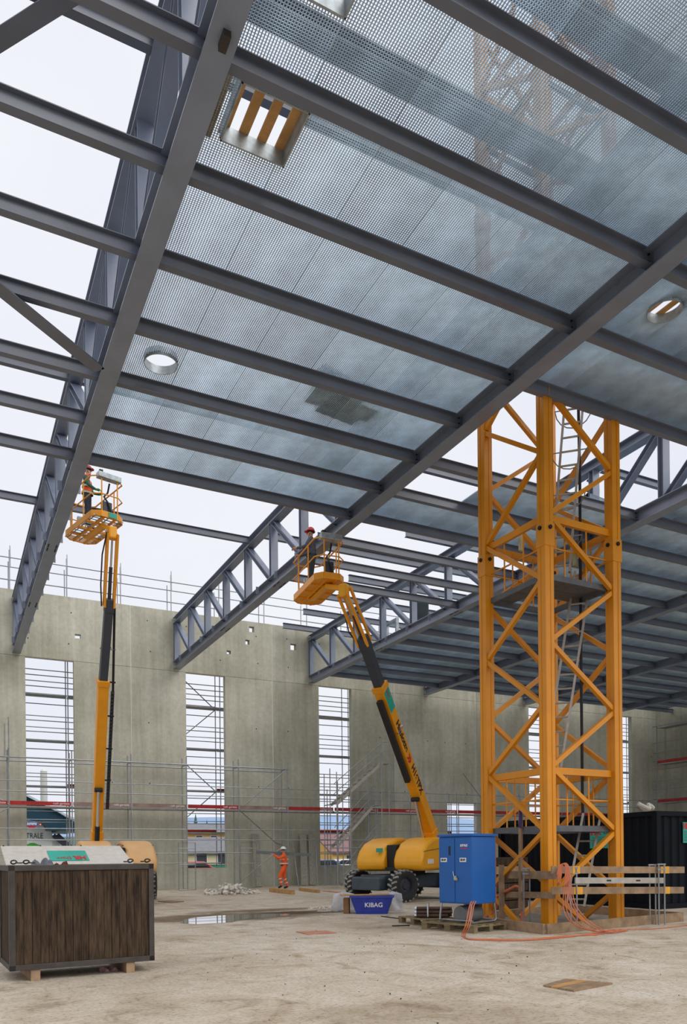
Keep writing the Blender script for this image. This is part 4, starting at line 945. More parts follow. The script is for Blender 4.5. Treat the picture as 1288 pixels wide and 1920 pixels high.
sb = P(1293, 1561, y=k0.y-0.03); hr_sign((sb.x, k0.y-0.03, sb.z), (1, 0, 0), (0, -1, 0), 0.50, 0.52)
q = P(1222, 1516, z=CH+0.05); o = MB().path(spline([q+V((-.35, .1, .12)), q+V((-.1, 0, .0)), q+V((0, .1, .1)), q+V((.15, .1, .02)), q+V((.1, .3, 0)), q+V((-.1, .3, .12))]), 0.05, 8).build('sling', mat('pale_sling', (190, 186, 176), 0.8), None, smooth=True); tagged(o, 'pale sling bundle lying on the container roof edge', 'sling')
q = P(930, 1612, d=20.0)
t = thing('timber_crate', 'dark timber crate of boards standing between cabinet and container', 'crate', (q.x, q.y, 0))
for i in range(6): MB().box((q.x, q.y, 0.11+i*0.22), (1.5, 0.9, 0.2), 0.25).build('board', WOODN if i == 4 else PLYD, t, bevel=0.01)

# ------------------------------------------------------------------ front left wooden transport crate
fl, frr = P(18.6, 1822, z=0.13), P(290.2, 1800.9, z=0.13); fu = (frr-fl); W_ = fu.length; fu.normalize(); fv = V((-fu.y, fu.x, 0))
D_ = 0.95; z0, z1 = 0.13, 1.325; rzb = math.atan2(fu.y, fu.x); cc = (fl+frr)/2+fv*D_/2
t = thing('wooden_crate', 'large dark weathered wooden crate with iron frame in the left foreground', 'crate', (cc.x, cc.y, 0))
def on(a, b, z): return fl+fu*a+fv*b+V((0, 0, z-fl.z))
fw_ = 0.065
for a in (0, W_):
    for b in (0, D_): MB().bar(on(a+(fw_/2 if a == 0 else -fw_/2), b+(fw_/2 if b == 0 else -fw_/2), z0), on(a+(fw_/2 if a == 0 else -fw_/2), b+(fw_/2 if b == 0 else -fw_/2), z1), fw_, fw_, up=fv).build('iron_post', IRON, t, bevel=0.004)
for z in (z0+fw_/2, z1-fw_/2):
    for b in (fw_/2, D_-fw_/2): MB().bar(on(0, b, z), on(W_, b, z), fw_, fw_).build('iron_rail', IRON, t, bevel=0.004)
    for a in (fw_/2, W_-fw_/2): MB().bar(on(a, 0, z), on(a, D_, z), fw_, fw_).build('iron_rail', IRON, t, bevel=0.004)
n = 17; pw = (W_-2*fw_)/n
for i in range(n):
    a = fw_+pw*(i+0.5); dd = random.uniform(0.022, 0.034)
    MB().bar(on(a, dd, z0+fw_), on(a, dd, z1-fw_), pw-0.003, 0.022, up=fv).build('plank', PLYD, t, bevel=0.002)
    MB().bar(on(a, D_-dd, z0+fw_), on(a, D_-dd, z1-fw_), pw-0.004, 0.022, up=fv).build('plank', PLYD, t)
n2 = 9; pw2 = (D_-2*fw_)/n2
for i in range(n2):
    for a in (0.03, W_-0.03): MB().bar(on(a, fw_+pw2*(i+.5), z0+fw_), on(a, fw_+pw2*(i+.5), z1-fw_), 0.022, pw2-0.004, up=fv).build('plank', PLYD, t)
MB().poly([on(0.05, 0.05, z0+0.02), on(W_-0.05, 0.05, z0+0.02), on(W_-0.05, D_-.05, z0+0.02), on(0.05, D_-.05, z0+0.02)], (0, 0, 0.03)).build('base_board', PLYD, t)
for px in (252, 985):
    a = {252: 0.275, 985: 1.36}[px]
    MB().bar(on(a, 0.02, 0.065), on(a, D_-.02, 0.065), 0.10, 0.128).build('skid', WOODN, t)
# heap of gear filling it to just under the rim
MB().poly([on(0.07, 0.07, z1-0.12), on(W_-.07, 0.07, z1-0.12), on(W_-.07, D_-.07, z1-0.12), on(0.07, D_-.07, z1-0.12)], (0, 0, 0.04)).build('inner_tray', PLYD, t)
# raised lid with upside-down sign
L0, L1 = on(0.02, 0.42, z1+0.005), on(W_-0.14, 0.42, z1+0.005); M0, M1 = on(0.02, 0.93, z1+0.235), on(W_-0.13-0.05, 0.93, z1+0.235)
nl = (L1-L0).cross(M0-L0).normalized()
lid = MB().poly([L0, L1, M1, M0], nl*-0.02).build('lid', CHIP, t)
lx = (L1-L0).normalized(); ly = (M0-L0).normalized(); lc = (L0+L1+M0+M1)/4
ps = P(128, 1606, d=1); 
# sign placed right of the middle-left on the lid board
sc = L0+lx*0.74+ly*0.24; sg = MB().bar(sc-lx*0.23+nl*0.006, sc+lx*0.23+nl*0.006, 0.30, 0.006, up=nl).build('sign', TEAL, lid)
text('sign_letters', 'HR', 0.14, RED, sg, sc+lx*0.13-ly*0.07+nl*0.012, -lx, -ly, width=0.15, bold=0.006)
text('sign_letters', 'Dürr', 0.09, RED, sg, sc-lx*0.06-ly*0.075+nl*0.012, -lx, -ly, width=0.17)
sm = MB()
for f_ in (0.02, 0.3, 0.62, 0.97): sm.tube(L0+lx*W_*0.93*f_+ly*0.56+nl*0.001, L0+lx*W_*0.93*f_+ly*0.56+nl*0.008, 0.01, 8)
sm.build('screws', BOLT, lid, kind='stuff')
for a, b in ((0.06, 0.05), (W_-.06, 0.05), (0.2, 0.1), (W_-.25, 0.12)):
    c = on(a, b, z1+0.02); MB().path([c+fu*0.03*math.cos(q_)+V((0, 0, 0.018+0.02*math.sin(q_)))+fv*0.01*q_ for q_ in [2*math.pi*k/12 for k in range(12)]], 0.009, 6, closed=True).build('lifting_ring', IRON, t)
    c += fu*(-0.055 if a > 1 else 0.055); MB().path([c+fu*0.03*math.cos(q_)+fv*0.02*math.sin(q_)+V((0, 0, 0.008)) for q_ in [2*math.pi*k/10 for k in range(10)]], 0.009, 6, closed=True).build('lifting_ring', IRON, t)
def crumple(name, label, cat, c, sx, sy, h, m_, seed, m2=None):
    rnd = random.Random(seed); bm = bmesh.new(); bmesh.ops.create_icosphere(bm, subdivisions=4, radius=1.0)
    ph = [(rnd.uniform(2, 7), rnd.uniform(2, 7), rnd.uniform(0, 6)) for _ in range(6)]
    for v_ in bm.verts:
        x, y, z = v_.co; r = 1+sum(math.sin(a*x+b*y+p+3*z) for a, b, p in ph)*0.07+rnd.uniform(-.03, .03)
        v_.co = V((x*sx*r, y*sy*r, max(0, z)*h*r*(0.6+0.4*math.sin(7*x+3*y))**2))
    me = bpy.data.meshes.new(name); bm.to_mesh(me); bm.free(); me.materials.append(m_)
    o = link(name, me, None, True); o.location = c
    return tagged(o, label, cat)
crumple('cloth', 'crumpled grey work cloth lying on the crate rim against the lid', 'cloth', on(0.42, 0.3, z1-0.082), 0.16, 0.1, 0.17, mat('grey_cloth', (120, 120, 130), 0.9, 0, 0.4, 12.0), 3)
crumple('cloth', 'dark red rag lying beside the grey cloth on the crate', 'cloth', on(0.62, 0.28, z1-0.082), 0.12, 0.08, 0.13, mat('red_black_rag', (110, 60, 54), 0.9, 0, 0.5, 14.0), 5)
q = P(207, 1821, z=0); crumple('rag', 'pinkish rag lying on the floor under the crate edge', 'rag', (q.x, q.y, 0.001), 0.13, 0.07, 0.06, mat('pink_rag', (168, 132, 128), 0.9, 0, 0.35, 16.0), 8)

# ------------------------------------------------------------------ blue tub with board, film and cardboard
tf0, tf1 = P(667.6, 1714, z=0), P(726.5, 1713.8, z=0); tu = (tf1-tf0); w0 = tu.length; tu.normalize(); tv = V((-tu.y, tu.x, 0)); tc_ = (tf0+tf1)/2+tv*0.26
t = thing('mortar_tub', 'blue plastic mortar tub with white lettering in front of the yellow lift', 'tub', (tc_.x, tc_.y, 0))
hw0, hw1, hd0, hd1, hh = w0/2, w0/2+0.13, 0.26, 0.34, 0.43
def rr_(hx, hy, z, r=0.07, n=5):
    pts = []
    for sx, sy, a0 in ((1, 1, 0), (-1, 1, 90), (-1, -1, 180), (1, -1, 270)):
        for k in range(n): a = math.radians(a0+90*k/(n-1)); pts.append(tc_+tu*(sx*(hx-r)+r*math.cos(a))+tv*(sy*(hy-r)+r*math.sin(a))+V((0, 0, z)))
    return pts
rings = [rr_(hw0, hd0, 0), rr_(hw1, hd1, hh-0.04), rr_(hw1+0.025, hd1+0.025, hh-0.04), rr_(hw1+0.025, hd1+0.025, hh), rr_(hw1-0.012, hd1-0.012, hh), rr_(hw0-0.012, hd0-0.012, 0.02)]
mb = MB(); n = len(rings[0]); vs = [p for r_ in rings for p in r_]
fs = [(i*n+k, i*n+(k+1) % n, (i+1)*n+(k+1) % n, (i+1)*n+k) for i in range(5) for k in range(n)]+[tuple(range(n))[::-1], tuple(range(5*n, 6*n))]
mb.add(vs, fs); tub = mb.build('shell', BLUET, t, smooth=True)
nn = (tv*-1*hh+V((0, 0, 1))*-(hd1-hd0)).normalized(); yy_ = ((tc_-tv*hd1+V((0, 0, hh)))-(tc_-tv*hd0)).normalized()
text('lettering', 'KIBAG', 0.15, WHITE, t, tc_-tv*(hd0+0.042+0.004)+tu*0.05+V((0, 0, 0.215)), tu, yy_, width=0.42, bold=0.003)
b0, b1 = tc_-tu*0.75-tv*0.16+V((0, 0, hh+0.02)), tc_+tu*0.42+tv*0.10+V((0, 0, hh+0.02))
o = MB().bar(b0, b1, 0.26, 0.025).build('board', WOODL, None); tagged(o, 'pale board lying across the blue tub', 'board')
o = MB().box(tc_-tu*(hw1+0.12)+tv*0.05+V((0, 0, 0.19)), (0.14, 0.30, 0.37), math.atan2(tu.y, tu.x)).build('carton', mat('brown_carton', (140, 104, 70), 0.85, 0, .2, 6.0), None, bevel=0.006); tagged(o, 'brown carton standing against the left side of the blue tub', 'carton')
def sheet(name, label, base, span, height, seed):
    rnd = random.Random(seed); mb = MB(); nx, ny = 14, 10; vs = []
    for j in range(ny):
        for i in range(nx):
            f_, g2 = i/(nx-1), j/(ny-1); p = base+span*(f_-0.5)*(1+0.3*(1-g2))+V((0, 0, height*g2*(1-0.25*abs(f_-0.5)))); nrm = V((-span.y, span.x, 0)).normalized(); vs.append(p+nrm*(0.05*math.sin(9*f_+4*g2+seed)+0.14*(1-g2)*math.sin(3*f_)+rnd.uniform(-.012, .012)))
    mb.add(vs, [(j*nx+i, j*nx+i+1, (j+1)*nx+i+1, (j+1)*nx+i) for j in range(ny-1) for i in range(nx-1)])
    o = mb.build(name, FILM, None, smooth=True); s_ = o.modifiers.new('t', 'SOLIDIFY'); s_.thickness = 0.004; return tagged(o, label, 'plastic sheet')
q = tc_-tu*(hw1+0.22)+tv*0.42; q.z = 0.01; sheet('plastic_sheet', 'milky plastic sheet hanging from the board left of the tub', q, tu*0.5, 0.5, 2)
q = tc_+tu*(hw1-0.02)+tv*0.48; q.z = 0.01; sheet('plastic_sheet', 'milky plastic sheet bunched against the right side of the tub', q, tu*0.42+tv*0.1, 0.5, 5)

# ------------------------------------------------------------------ loose things on the floor
q = P(407, 1722, z=0.004)
rnd = random.Random(4)
def outline(c, sx, sy, seed, n=48):
    rnd = random.Random(seed); ph = [(k, rnd.uniform(0, 6.28), rnd.uniform(.05, .2)/k**0.5) for k in range(1, 7)]
    return [V((c[0]+sx*math.cos(a)*(1+sum(m_*math.sin(k*a+p) for k, p, m_ in ph)), c[1]+sy*math.sin(a)*(1+sum(m_*math.sin(k*a+p) for k, p, m_ in ph)), 0)) for a in [2*math.pi*i/n for i in range(n)]]
pts = [P(px, py, z=0.002) for px, py in ((338, 1731), (344, 1724), (370, 1720), (410, 1717), (440, 1715.5), (490, 1714), (535, 1712.5), (548, 1714.5), (520, 1719), (480, 1722), (455, 1724), (436, 1729), (405, 1731), (370, 1733))]
o = MB().poly(pts, (0, 0, 0.002)).build('puddle', WATER, None); tagged(o, 'shallow puddle mirroring the tall opening, on the floor right of the wooden crate', 'puddle')
q = P(606, 1708, z=0); o = MB().poly([p+V((0, 0, 0.002)) for p in outline((q.x, q.y), 0.45, 0.14, 12)], (0, 0, 0.002)).build('puddle', WATER, None); tagged(o, 'small puddle beside the foam scraps left of the tub', 'puddle')
def chunks(name, label, c, sx, sy, h, n, smin, smax, m_, seed):
    rnd = random.Random(seed); mb = MB()
    for i in range(n):
        a = rnd.gauss(0, .42); b = rnd.gauss(0, .42); s_ = rnd.uniform(smin, smax); z = max(0, (1-a*a*2-b*b*2))*h*rnd.random()
        if abs(a) > 1 or abs(b) > 1: continue
        pts = [V((rnd.uniform(-1, 1), rnd.uniform(-1, 1), rnd.uniform(-.7, .7))).normalized()*s_*rnd.uniform(.6, 1) for _ in range(9)]
        bm = bmesh.new(); [bm.verts.new(p) for p in pts]; r_ = bmesh.ops.convex_hull(bm, input=bm.verts); 
        for v_ in [v_ for v_ in bm.verts if not v_.link_faces]: bm.verts.remove(v_)
        bm.verts.index_update(); mn = min(v_.co.z for v_ in bm.verts)
        mb.add([v_.co+V((c[0]+a*sx, c[1]+b*sy, z-mn)) for v_ in bm.verts], [tuple(v_.index for v_ in f_.verts) for f_ in bm.faces]); bm.free()
    o = mb.build(name, m_, None); return tagged(o, label, 'rubble', kind='stuff')
q = P(433, 1676, z=0); chunks('rubble', 'heap of white plaster rubble on the floor below the second opening', (q.x, q.y), 1.1, 1.0, 0.32, 260, 0.04, 0.14, PLASTER, 1)
q = P(610, 1704, z=0); chunks('foam_scraps', 'scatter of white foam scraps left of the blue tub', (q.x, q.y), 0.7, 0.35, 0.05, 90, 0.015, 0.05, PLASTER, 2)
q = P(650, 1735, z=0); chunks('floor_crumbs', 'small dark crumbs scattered over the concrete floor', (5.5, 9.0), 4.0, 5.0, 0.0, 90, 0.005, 0.014, BOLT, 6)
def timber(a, b, w_, h_, label, m_=WOODL):
    a, b = V(a), V(b); a.z = b.z = h_/2+0.001; o = MB().bar(a, b, w_, h_).build('timber_beam', m_, None, bevel=0.005); return tagged(o, label, 'timber')
timber(P(508, 1672, z=0), P(549, 1677.5, z=0), 0.16, 0.16, 'squared timber on the floor in front of the orange worker')
timber(P(563, 1670, z=0), P(597, 1674.5, z=0), 0.14, 0.12, 'squared timber on the floor right of the orange worker')
timber(P(610, 1671, z=0), P(655, 1676, z=0), 0.3, 0.02, 'reddish board lying on the floor beyond the tub', RUST)
t = thing('board_cover', 'patch of old boards lying on the floor at the lower right', 'boards', tuple(P(1083, 1849, z=0)))
ca, cb, cc_, cd_ = P(1018, 1850, z=0), P(1076, 1860, z=0), P(1150, 1846, z=0), P(1060, 1838, z=0)
for i in range(4):
    f0, f1 = i/4+.01, (i+1)/4-.01; pts = [ca.lerp(cb, f0), cd_.lerp(cc_, f0), cd_.lerp(cc_, f1), ca.lerp(cb, f1)]
    MB().poly([p+V((0, 0, 0.002)) for p in pts], (0, 0, 0.018)).build('board', WOODL if i == 1 else WOODN, t)
pts = [P(*p, z=0) for p in ((555, 1748), (578, 1753), (632, 1750), (612, 1746))]; o = MB().poly([p+V((0, 0, 0.002)) for p in pts], (0, 0, 0.012)).build('sheet_offcut', RUST, None); tagged(o, 'reddish sheet offcut lying on the floor in the middle', 'sheet')
pts = [P(*p, z=0) for p in ((296, 1691), (322, 1693), (345, 1691), (318, 1689.5))]; o = MB().poly([p+V((0, 0, 0.002)) for p in pts], (0, 0, 0.02)).build('sheet_offcut', WOODN, None); tagged(o, 'flat board offcut on the floor right of the crate, near the wall', 'sheet')
def rod(px0, py0, px1, py1, label): o = MB().tube(P(px0, py0, z=0.014), P(px1, py1, z=0.014), 0.012, 6).build('rod', BOLT, None); tagged(o, label, 'rod')
rod(715, 1718, 755, 1723, 'thin dark rod on the floor between tub and pallet'); rod(735, 1736, 768, 1735, 'thin dark rod on the floor in front of the left pallet')
SPECK = mat('speckled_planks', (150, 146, 132), 0.9, 0.0, 0.35, 28.0, 0.3)
for px0, px1, top, lab in ((483, 476.5, 1564, 'pale speckled formwork plank leaning on the wall left of the orange worker'), (569, 566, 1565, 'left of two speckled formwork planks leaning right of the orange worker'), (585, 582, 1565, 'right of two speckled formwork planks leaning right of the orange worker')):
    a = P(px0+2, 1662, y=33.0 if px0 < 500 else 32.9); b = P(px1+2, top, y=33.85); a.z = 0.1; 
    a.z = 0.02; o = MB().bar(a, b, 0.34, 0.07, up=(0, -1, 0.3)).build('formwork_plank', SPECK, None, bevel=0.01); tagged(o, lab, 'plank')

# ------------------------------------------------------------------ workers
def person(label, pos, F, s, J, mats, gear):
    """J: joints as (right, forward, up) for a 1.75 m figure; mats: dict region -> material"""
    F = V((F[0], F[1], 0)).normalized(); Rr = V((F.y, -F.x, 0)); pos = V(pos)
    W = lambda p: pos+(Rr*p[0]+F*p[1]+V((0, 0, p[2])))*s
    t = thing('person', label, 'person', tuple(pos))
    names = list(J); idx = {n: i for i, n in enumerate(names)}
    rad = dict(pelvis=.135, waist=.125, chest=.155, neck=.055, chin=.066, head=.088, crown=.07)
    lim = dict(hip=.095, knee=.062, ankle=.045, heel=.045, toe=.04, sho=.072, elb=.048, wri=.034, palm=.03)
    ed = [('pelvis', 'waist'), ('waist', 'chest'), ('chest', 'neck'), ('neck', 'chin'), ('chin', 'head'), ('head', 'crown')]
    for q in 'LR': ed += [('pelvis', 'hip'+q), ('hip'+q, 'knee'+q), ('knee'+q, 'ankle'+q), ('ankle'+q, 'toe'+q), ('chest', 'sho'+q), ('sho'+q, 'elb'+q), ('elb'+q, 'wri'+q), ('wri'+q, 'palm'+q)]
    me = bpy.data.meshes.new('body'); me.from_pydata([W(J[n]) for n in names], [(idx[a], idx[b]) for a, b in ed], [])
    o = bpy.data.objects.new('tmp_body', me); COL.objects.link(o)
    o.modifiers.new('skin', 'SKIN'); ss = o.modifiers.new('sub', 'SUBSURF'); ss.levels = 2; ss.render_levels = 2
    for n, i in idx.items():
        r = rad.get(n, lim.get(n[:-1], .05))*s*(gear.get('bulk', 1.0) if n not in ('neck', 'chin', 'head', 'crown') else 1.0); me.skin_vertices[0].data[i].radius = (r, r); me.skin_vertices[0].data[i].use_root = (n == 'pelvis')
    dg = bpy.context.evaluated_depsgraph_get(); dg.update(); bm_ = bpy.data.meshes.new_from_object(o.evaluated_get(dg)); bpy.data.objects.remove(o); bm_.name = 'body'
    reg = {('pelvis', 'waist'): 'torso', ('waist', 'chest'): 'torso', ('chest', 'neck'): 'torso', ('neck', 'chin'): 'skin', ('chin', 'head'): 'skin', ('head', 'crown'): 'hair'}
    for q in 'LR': reg.update({('pelvis', 'hip'+q): 'legs', ('hip'+q, 'knee'+q): 'legs', ('knee'+q, 'ankle'+q): 'legs', ('ankle'+q, 'toe'+q): 'boots', ('chest', 'sho'+q): 'torso', ('sho'+q, 'elb'+q): 'sleeve', ('elb'+q, 'wri'+q): 'sleeve', ('wri'+q, 'palm'+q): 'hand'})
    keys = ['torso', 'sleeve', 'legs', 'boots', 'skin', 'hair', 'hand']; bm_.materials.clear()
    for k in keys: bm_.materials.append(mats[k])
    segs = [(W(J[a]), W(J[b]), keys.index(g)) for (a, b), g in reg.items()]
    for p in bm_.polygons:
        c = p.center; best = (9e9, 0)
        for a, b, g in segs:
            d = b-a; f_ = max(0, min(1, (c-a).dot(d)/max(d.length_squared, 1e-9))); dist = (a+d*f_-c).length
            if dist < best[0]: best = (dist, g)
        p.material_index = best[1]
    body = link('body', bm_, t, True)
    hd = W(J['head']); up = (W(J['crown'])-W(J['chin'])).normalized(); fc = V(gear.get('look', F)); fc = (fc-up*fc.dot(up)).normalized(); rt = fc.cross(up)
    # helmet
    hm = MB(); c = hd+up*0.035*s; prof = [(0.128*s, 0.0), (0.124*s, 0.02*s), (0.117*s, 0.05*s), (0.095*s, 0.095*s), (0.055*s, 0.125*s), (0.0, 0.133*s)]
    hm.lathe(c, up, [(0.112*s, 0.0)]+prof, 20); h = hm.build('helmet', mats['helmet'], t, smooth=True)
    MB().poly([c+rt*a*s+fc*b*s for a, b in ((-.085, .09), (-.07, .155), (0, .175), (.07, .155), (.085, .09))], up*0.012*s).build('peak', mats['helmet'], h)
    MB().lathe(c+up*0.012*s, up, [(0.120*s, -0.008*s), (0.130*s, -0.008*s), (0.130*s, 0.008*s), (0.120*s, 0.008*s)], 20).build('helmet_band', BOLT, h)
    MB().path([c+rt*.1*s, hd+rt*.085*s-up*.06*s+fc*.02*s, hd-up*.125*s+fc*.05*s, hd-rt*.085*s-up*.06*s+fc*.02*s, c-rt*.1*s], 0.006*s, 6).build('chin_strap', BOLT, h)
    fz = hd-up*0.0*s
    MB().poly([fz+fc*.075*s+up*.025*s-rt*.006*s, fz+fc*.112*s-up*.022*s-rt*.016*s, fz+fc*.085*s-up*.03*s], rt*0.03*s).build('nose', SKIN, body)
    for k in (-1, 1):
        MB().lathe(fz+fc*.079*s+rt*k*.033*s+up*.012*s, fc, [(0, 0.008*s), (.009*s, .005*s), (.012*s, -.004*s)], 10).build('eye', BOLT, body)
        MB().lathe(fz+rt*k*.088*s-up*.01*s, rt, [(0, .012*s*k), (.022*s, .006*s*k), (.026*s, -.012*s*k)], 12).build('ear', SKIN, body)
    MB().tube(fz+fc*.077*s-rt*.022*s-up*.055*s, fz+fc*.077*s+rt*.022*s-up*.055*s, .005*s, 6).build('mouth', RED, body)
    # hands: palm, four bent fingers and a thumb
    for q in 'LR':
        wv, pv, ev = W(J['wri'+q]), W(J['palm'+q]), W(J['elb'+q]); d = (pv-wv).normalized(); sd_ = d.cross(V((0, 0, 1)))
        sd_ = sd_.normalized() if sd_.length > .1 else Rr.copy(); nr = sd_.cross(d).normalized(); dn = -nr if nr.z > 0 else nr
        hb = MB(); hb.bar(wv+d*.01*s, wv+d*.095*s, .08*s, .032*s, up=nr)
        for i_, ln in enumerate((.062, .074, .070, .054)):
            b0 = wv+d*.09*s+sd_*(-.03+.02*i_)*s; b1 = b0+d*ln*.45*s+dn*.008*s; b2 = b1+d*ln*.30*s+dn*.026*s; b3 = b2+d*ln*.02*s+dn*.026*s
            hb.path([b0-d*.02*s, b0, b1, b2, b3], [.0095*s, .0095*s, .009*s, .008*s, .006*s], 7)
        k = 1 if q == 'L' else -1
        b0 = wv+d*.03*s+sd_*.036*k*s; b1 = b0+d*.03*s+sd_*.024*k*s+dn*.01*s; b2 = b1+d*.03*s+dn*.012*s; hb.path([b0-sd_*.02*k*s, b0, b1, b2], [.012*s, .011*s, .0105*s, .008*s], 7)
        hb.build('work_glove' if gear.get('glove') else 'hand', gear.get('glove', SKIN), body, smooth=True)
    # clothing details
    pz, cz = W(J['pelvis']), W(J['chest']); ax = (cz-pz).normalized()
    MB().lathe(pz+ax*.04*s, ax, [(.14*s, -.02*s), (.15*s, -.02*s), (.15*s, .02*s), (.14*s, .02*s)], 20).build('belt', BOLT, t)
    nk = W(J['neck']); MB().lathe(nk-V((0, 0, .005))*s, V((0, 0, 1)), [(.062*s, -.03*s), (.075*s, -.03*s), (.07*s, .02*s), (.06*s, .02*s)], 16).build('collar', mats['torso'], t, smooth=True)
    for zz in gear.get('bands', []):
        c = pz+ax*zz*s; rr = gear.get('band_r', .165)*s; MB().lathe(c, ax, [(rr-.01*s, -.025*s), (rr, -.025*s), (rr, .025*s), (rr-.01*s, .025*s)], 24).build('reflective_band', REFLECT, t, smooth=True)
    if gear.get('leg_bands'):
        for q in 'LR':
            a, b = W(J['knee'+q]), W(J['ankle'+q]); 
            for f_ in (0.25, 0.6): MB().lathe(a.lerp(b, f_), b-a, [(.058*s, -.02*s), (.068*s, -.02*s), (.068*s, .02*s), (.058*s, .02*s)], 16).build('reflective_band', REFLECT, t, smooth=True)
    return t
def stand(**kw):
    J = dict(pelvis=(0, 0, .96), waist=(0, 0, 1.10), chest=(0, 0, 1.31), neck=(0, .01, 1.47), chin=(0, .03, 1.54), head=(0, .025, 1.615), crown=(0, .02, 1.69))
    for q, k in (('L', -1), ('R', 1)):
        J.update({'hip'+q: (.09*k, 0, .88), 'knee'+q: (.10*k, .02, .50), 'ankle'+q: (.11*k, -.02, .085), 'toe'+q: (.13*k, .17, .04), 'sho'+q: (.175*k, 0, 1.40), 'elb'+q: (.24*k, -.02, 1.12), 'wri'+q: (.25*k, .06, .88), 'palm'+q: (.25*k, .08, .81)})
    J.update(kw); return J
pw_ = P(533, 1667, z=0)
person('worker in orange hi-vis suit and white helmet carrying a board along the back wall', pw_, (-.93, .3), 1.02,
       stand(pelvis=(0, 0, .95), kneeL=(-.10, .20, .54), ankleL=(-.10, .10, .14), toeL=(-.11, .27, .06), kneeR=(.09, .0, .50), ankleR=(.09, -.16, .10), toeR=(.10, .02, .045), elbL=(-.24, .22, 1.28), wriL=(-.20, .44, 1.44), palmL=(-.18, .50, 1.47), elbR=(.26, .20, 1.25), wriR=(.20, .38, 1.42), palmR=(.18, .45, 1.46)),
       dict(torso=ORANGE, sleeve=ORANGE, legs=ORANGE, boots=BOOT, skin=SKIN, hair=HAIR, hand=SKIN, helmet=HELW), dict(bands=[.12, .3], leg_bands=True, bulk=1.18, band_r=.19))
a, b = P(481, 1598, d=33.0), P(583, 1603, d=33.6); o = MB().bar(a, b, 0.10, 0.13).build('scaffold_board', mat('board_metal', (108, 116, 118), .5, .2), None); tagged(o, 'long grey board carried by the worker in orange', 'board')
person('worker in grey jacket and red helmet standing in the basket of the lettered lift', (8.75, 18.80, 8.465), (-.86, .5), .965,
       stand(chest=(0, .02, 1.31), elbL=(-.25, .14, 1.16), wriL=(-.22, .38, 1.13), palmL=(-.21, .45, 1.13), elbR=(.25, .12, 1.15), wriR=(.20, .34, 1.08), palmR=(.18, .41, 1.08)),
       dict(torso=JACKET, sleeve=JACKET, legs=DKGREEN, boots=BOOT, skin=SKIN, hair=HAIR, hand=SKIN, helmet=HELR), dict(bulk=1.08))
pw_ = P(164, 953, d=21.9)
person('worker in orange vest with green glove and dark red helmet in the left lift basket', (pw_.x, pw_.y, 10.715), (.88, -.42), 1.0,
       stand(chest=(0, .03, 1.31), elbL=(-.24, .06, 1.12), wriL=(-.20, .28, 1.05), palmL=(-.19, .35, 1.07), elbR=(.25, .10, 1.13), wriR=(.22, .30, 1.0), palmR=(.21, .37, 1.0)),
       dict(torso=ORANGE, sleeve=GREENJ, legs=NAVY, boots=BOOT, skin=SKIN, hair=HAIR, hand=GREENG, helmet=HELP), dict(bands=[.02, .2], glove=GREENG))
gs = link('grating_sheet', bars_mesh('grating_sheet', grating_arrays(0.9, 0.7), GALV), None); q = P(1104, 932, d=20.4); gs.location = (q.x, q.y, GZ+0.04+0.3)
gs.rotation_euler = (math.radians(62), math.radians(18), math.radians(-20)); tagged(gs, 'loose grating sheet held up by the worker behind the crane', 'grating')
q = P(786, 1160, x=16.5); o = MB().box((q.x, q.y, GZ+0.05+0.62), (0.05, 1.0, 1.24), 0.2).build('leaning_panel', mat('dark_green_panel', (44, 62, 64), 0.4, 0.1), None); tagged(o, 'dark green panel standing on the grating behind the third truss', 'panel')
q = P(735, 1182, x=16.5); t = thing('duct_frame', 'upright grey sheet metal frame on the grating behind the third truss', 'frame', (q.x, q.y, GZ+0.03))
for dy, dz, sy, sz in ((0, .05, .9, .1), (0, .95, .9, .1), (-.4, .5, .1, .8), (.4, .5, .1, .8)): MB().box((q.x, q.y+dy, GZ+0.04+dz), (0.12, sy, sz)).build('side', GALVS, t)
person('worker in dark clothes on the grating behind the right crane leg, lifting a grating panel', (16.12, 16.0, GZ+0.03), (-.85, .2), 1.0,
       stand(elbL=(-.25, .18, 1.25), wriL=(-.22, .42, 1.25), palmL=(-.21, .49, 1.25), elbR=(.25, .18, 1.22), wriR=(.22, .42, 1.22), palmR=(.21, .49, 1.22)),
       dict(torso=NAVY, sleeve=NAVY, legs=NAVY, boots=BOOT, skin=SKIN, hair=HAIR, hand=GREENG, helmet=HELP), dict(glove=GREENG))

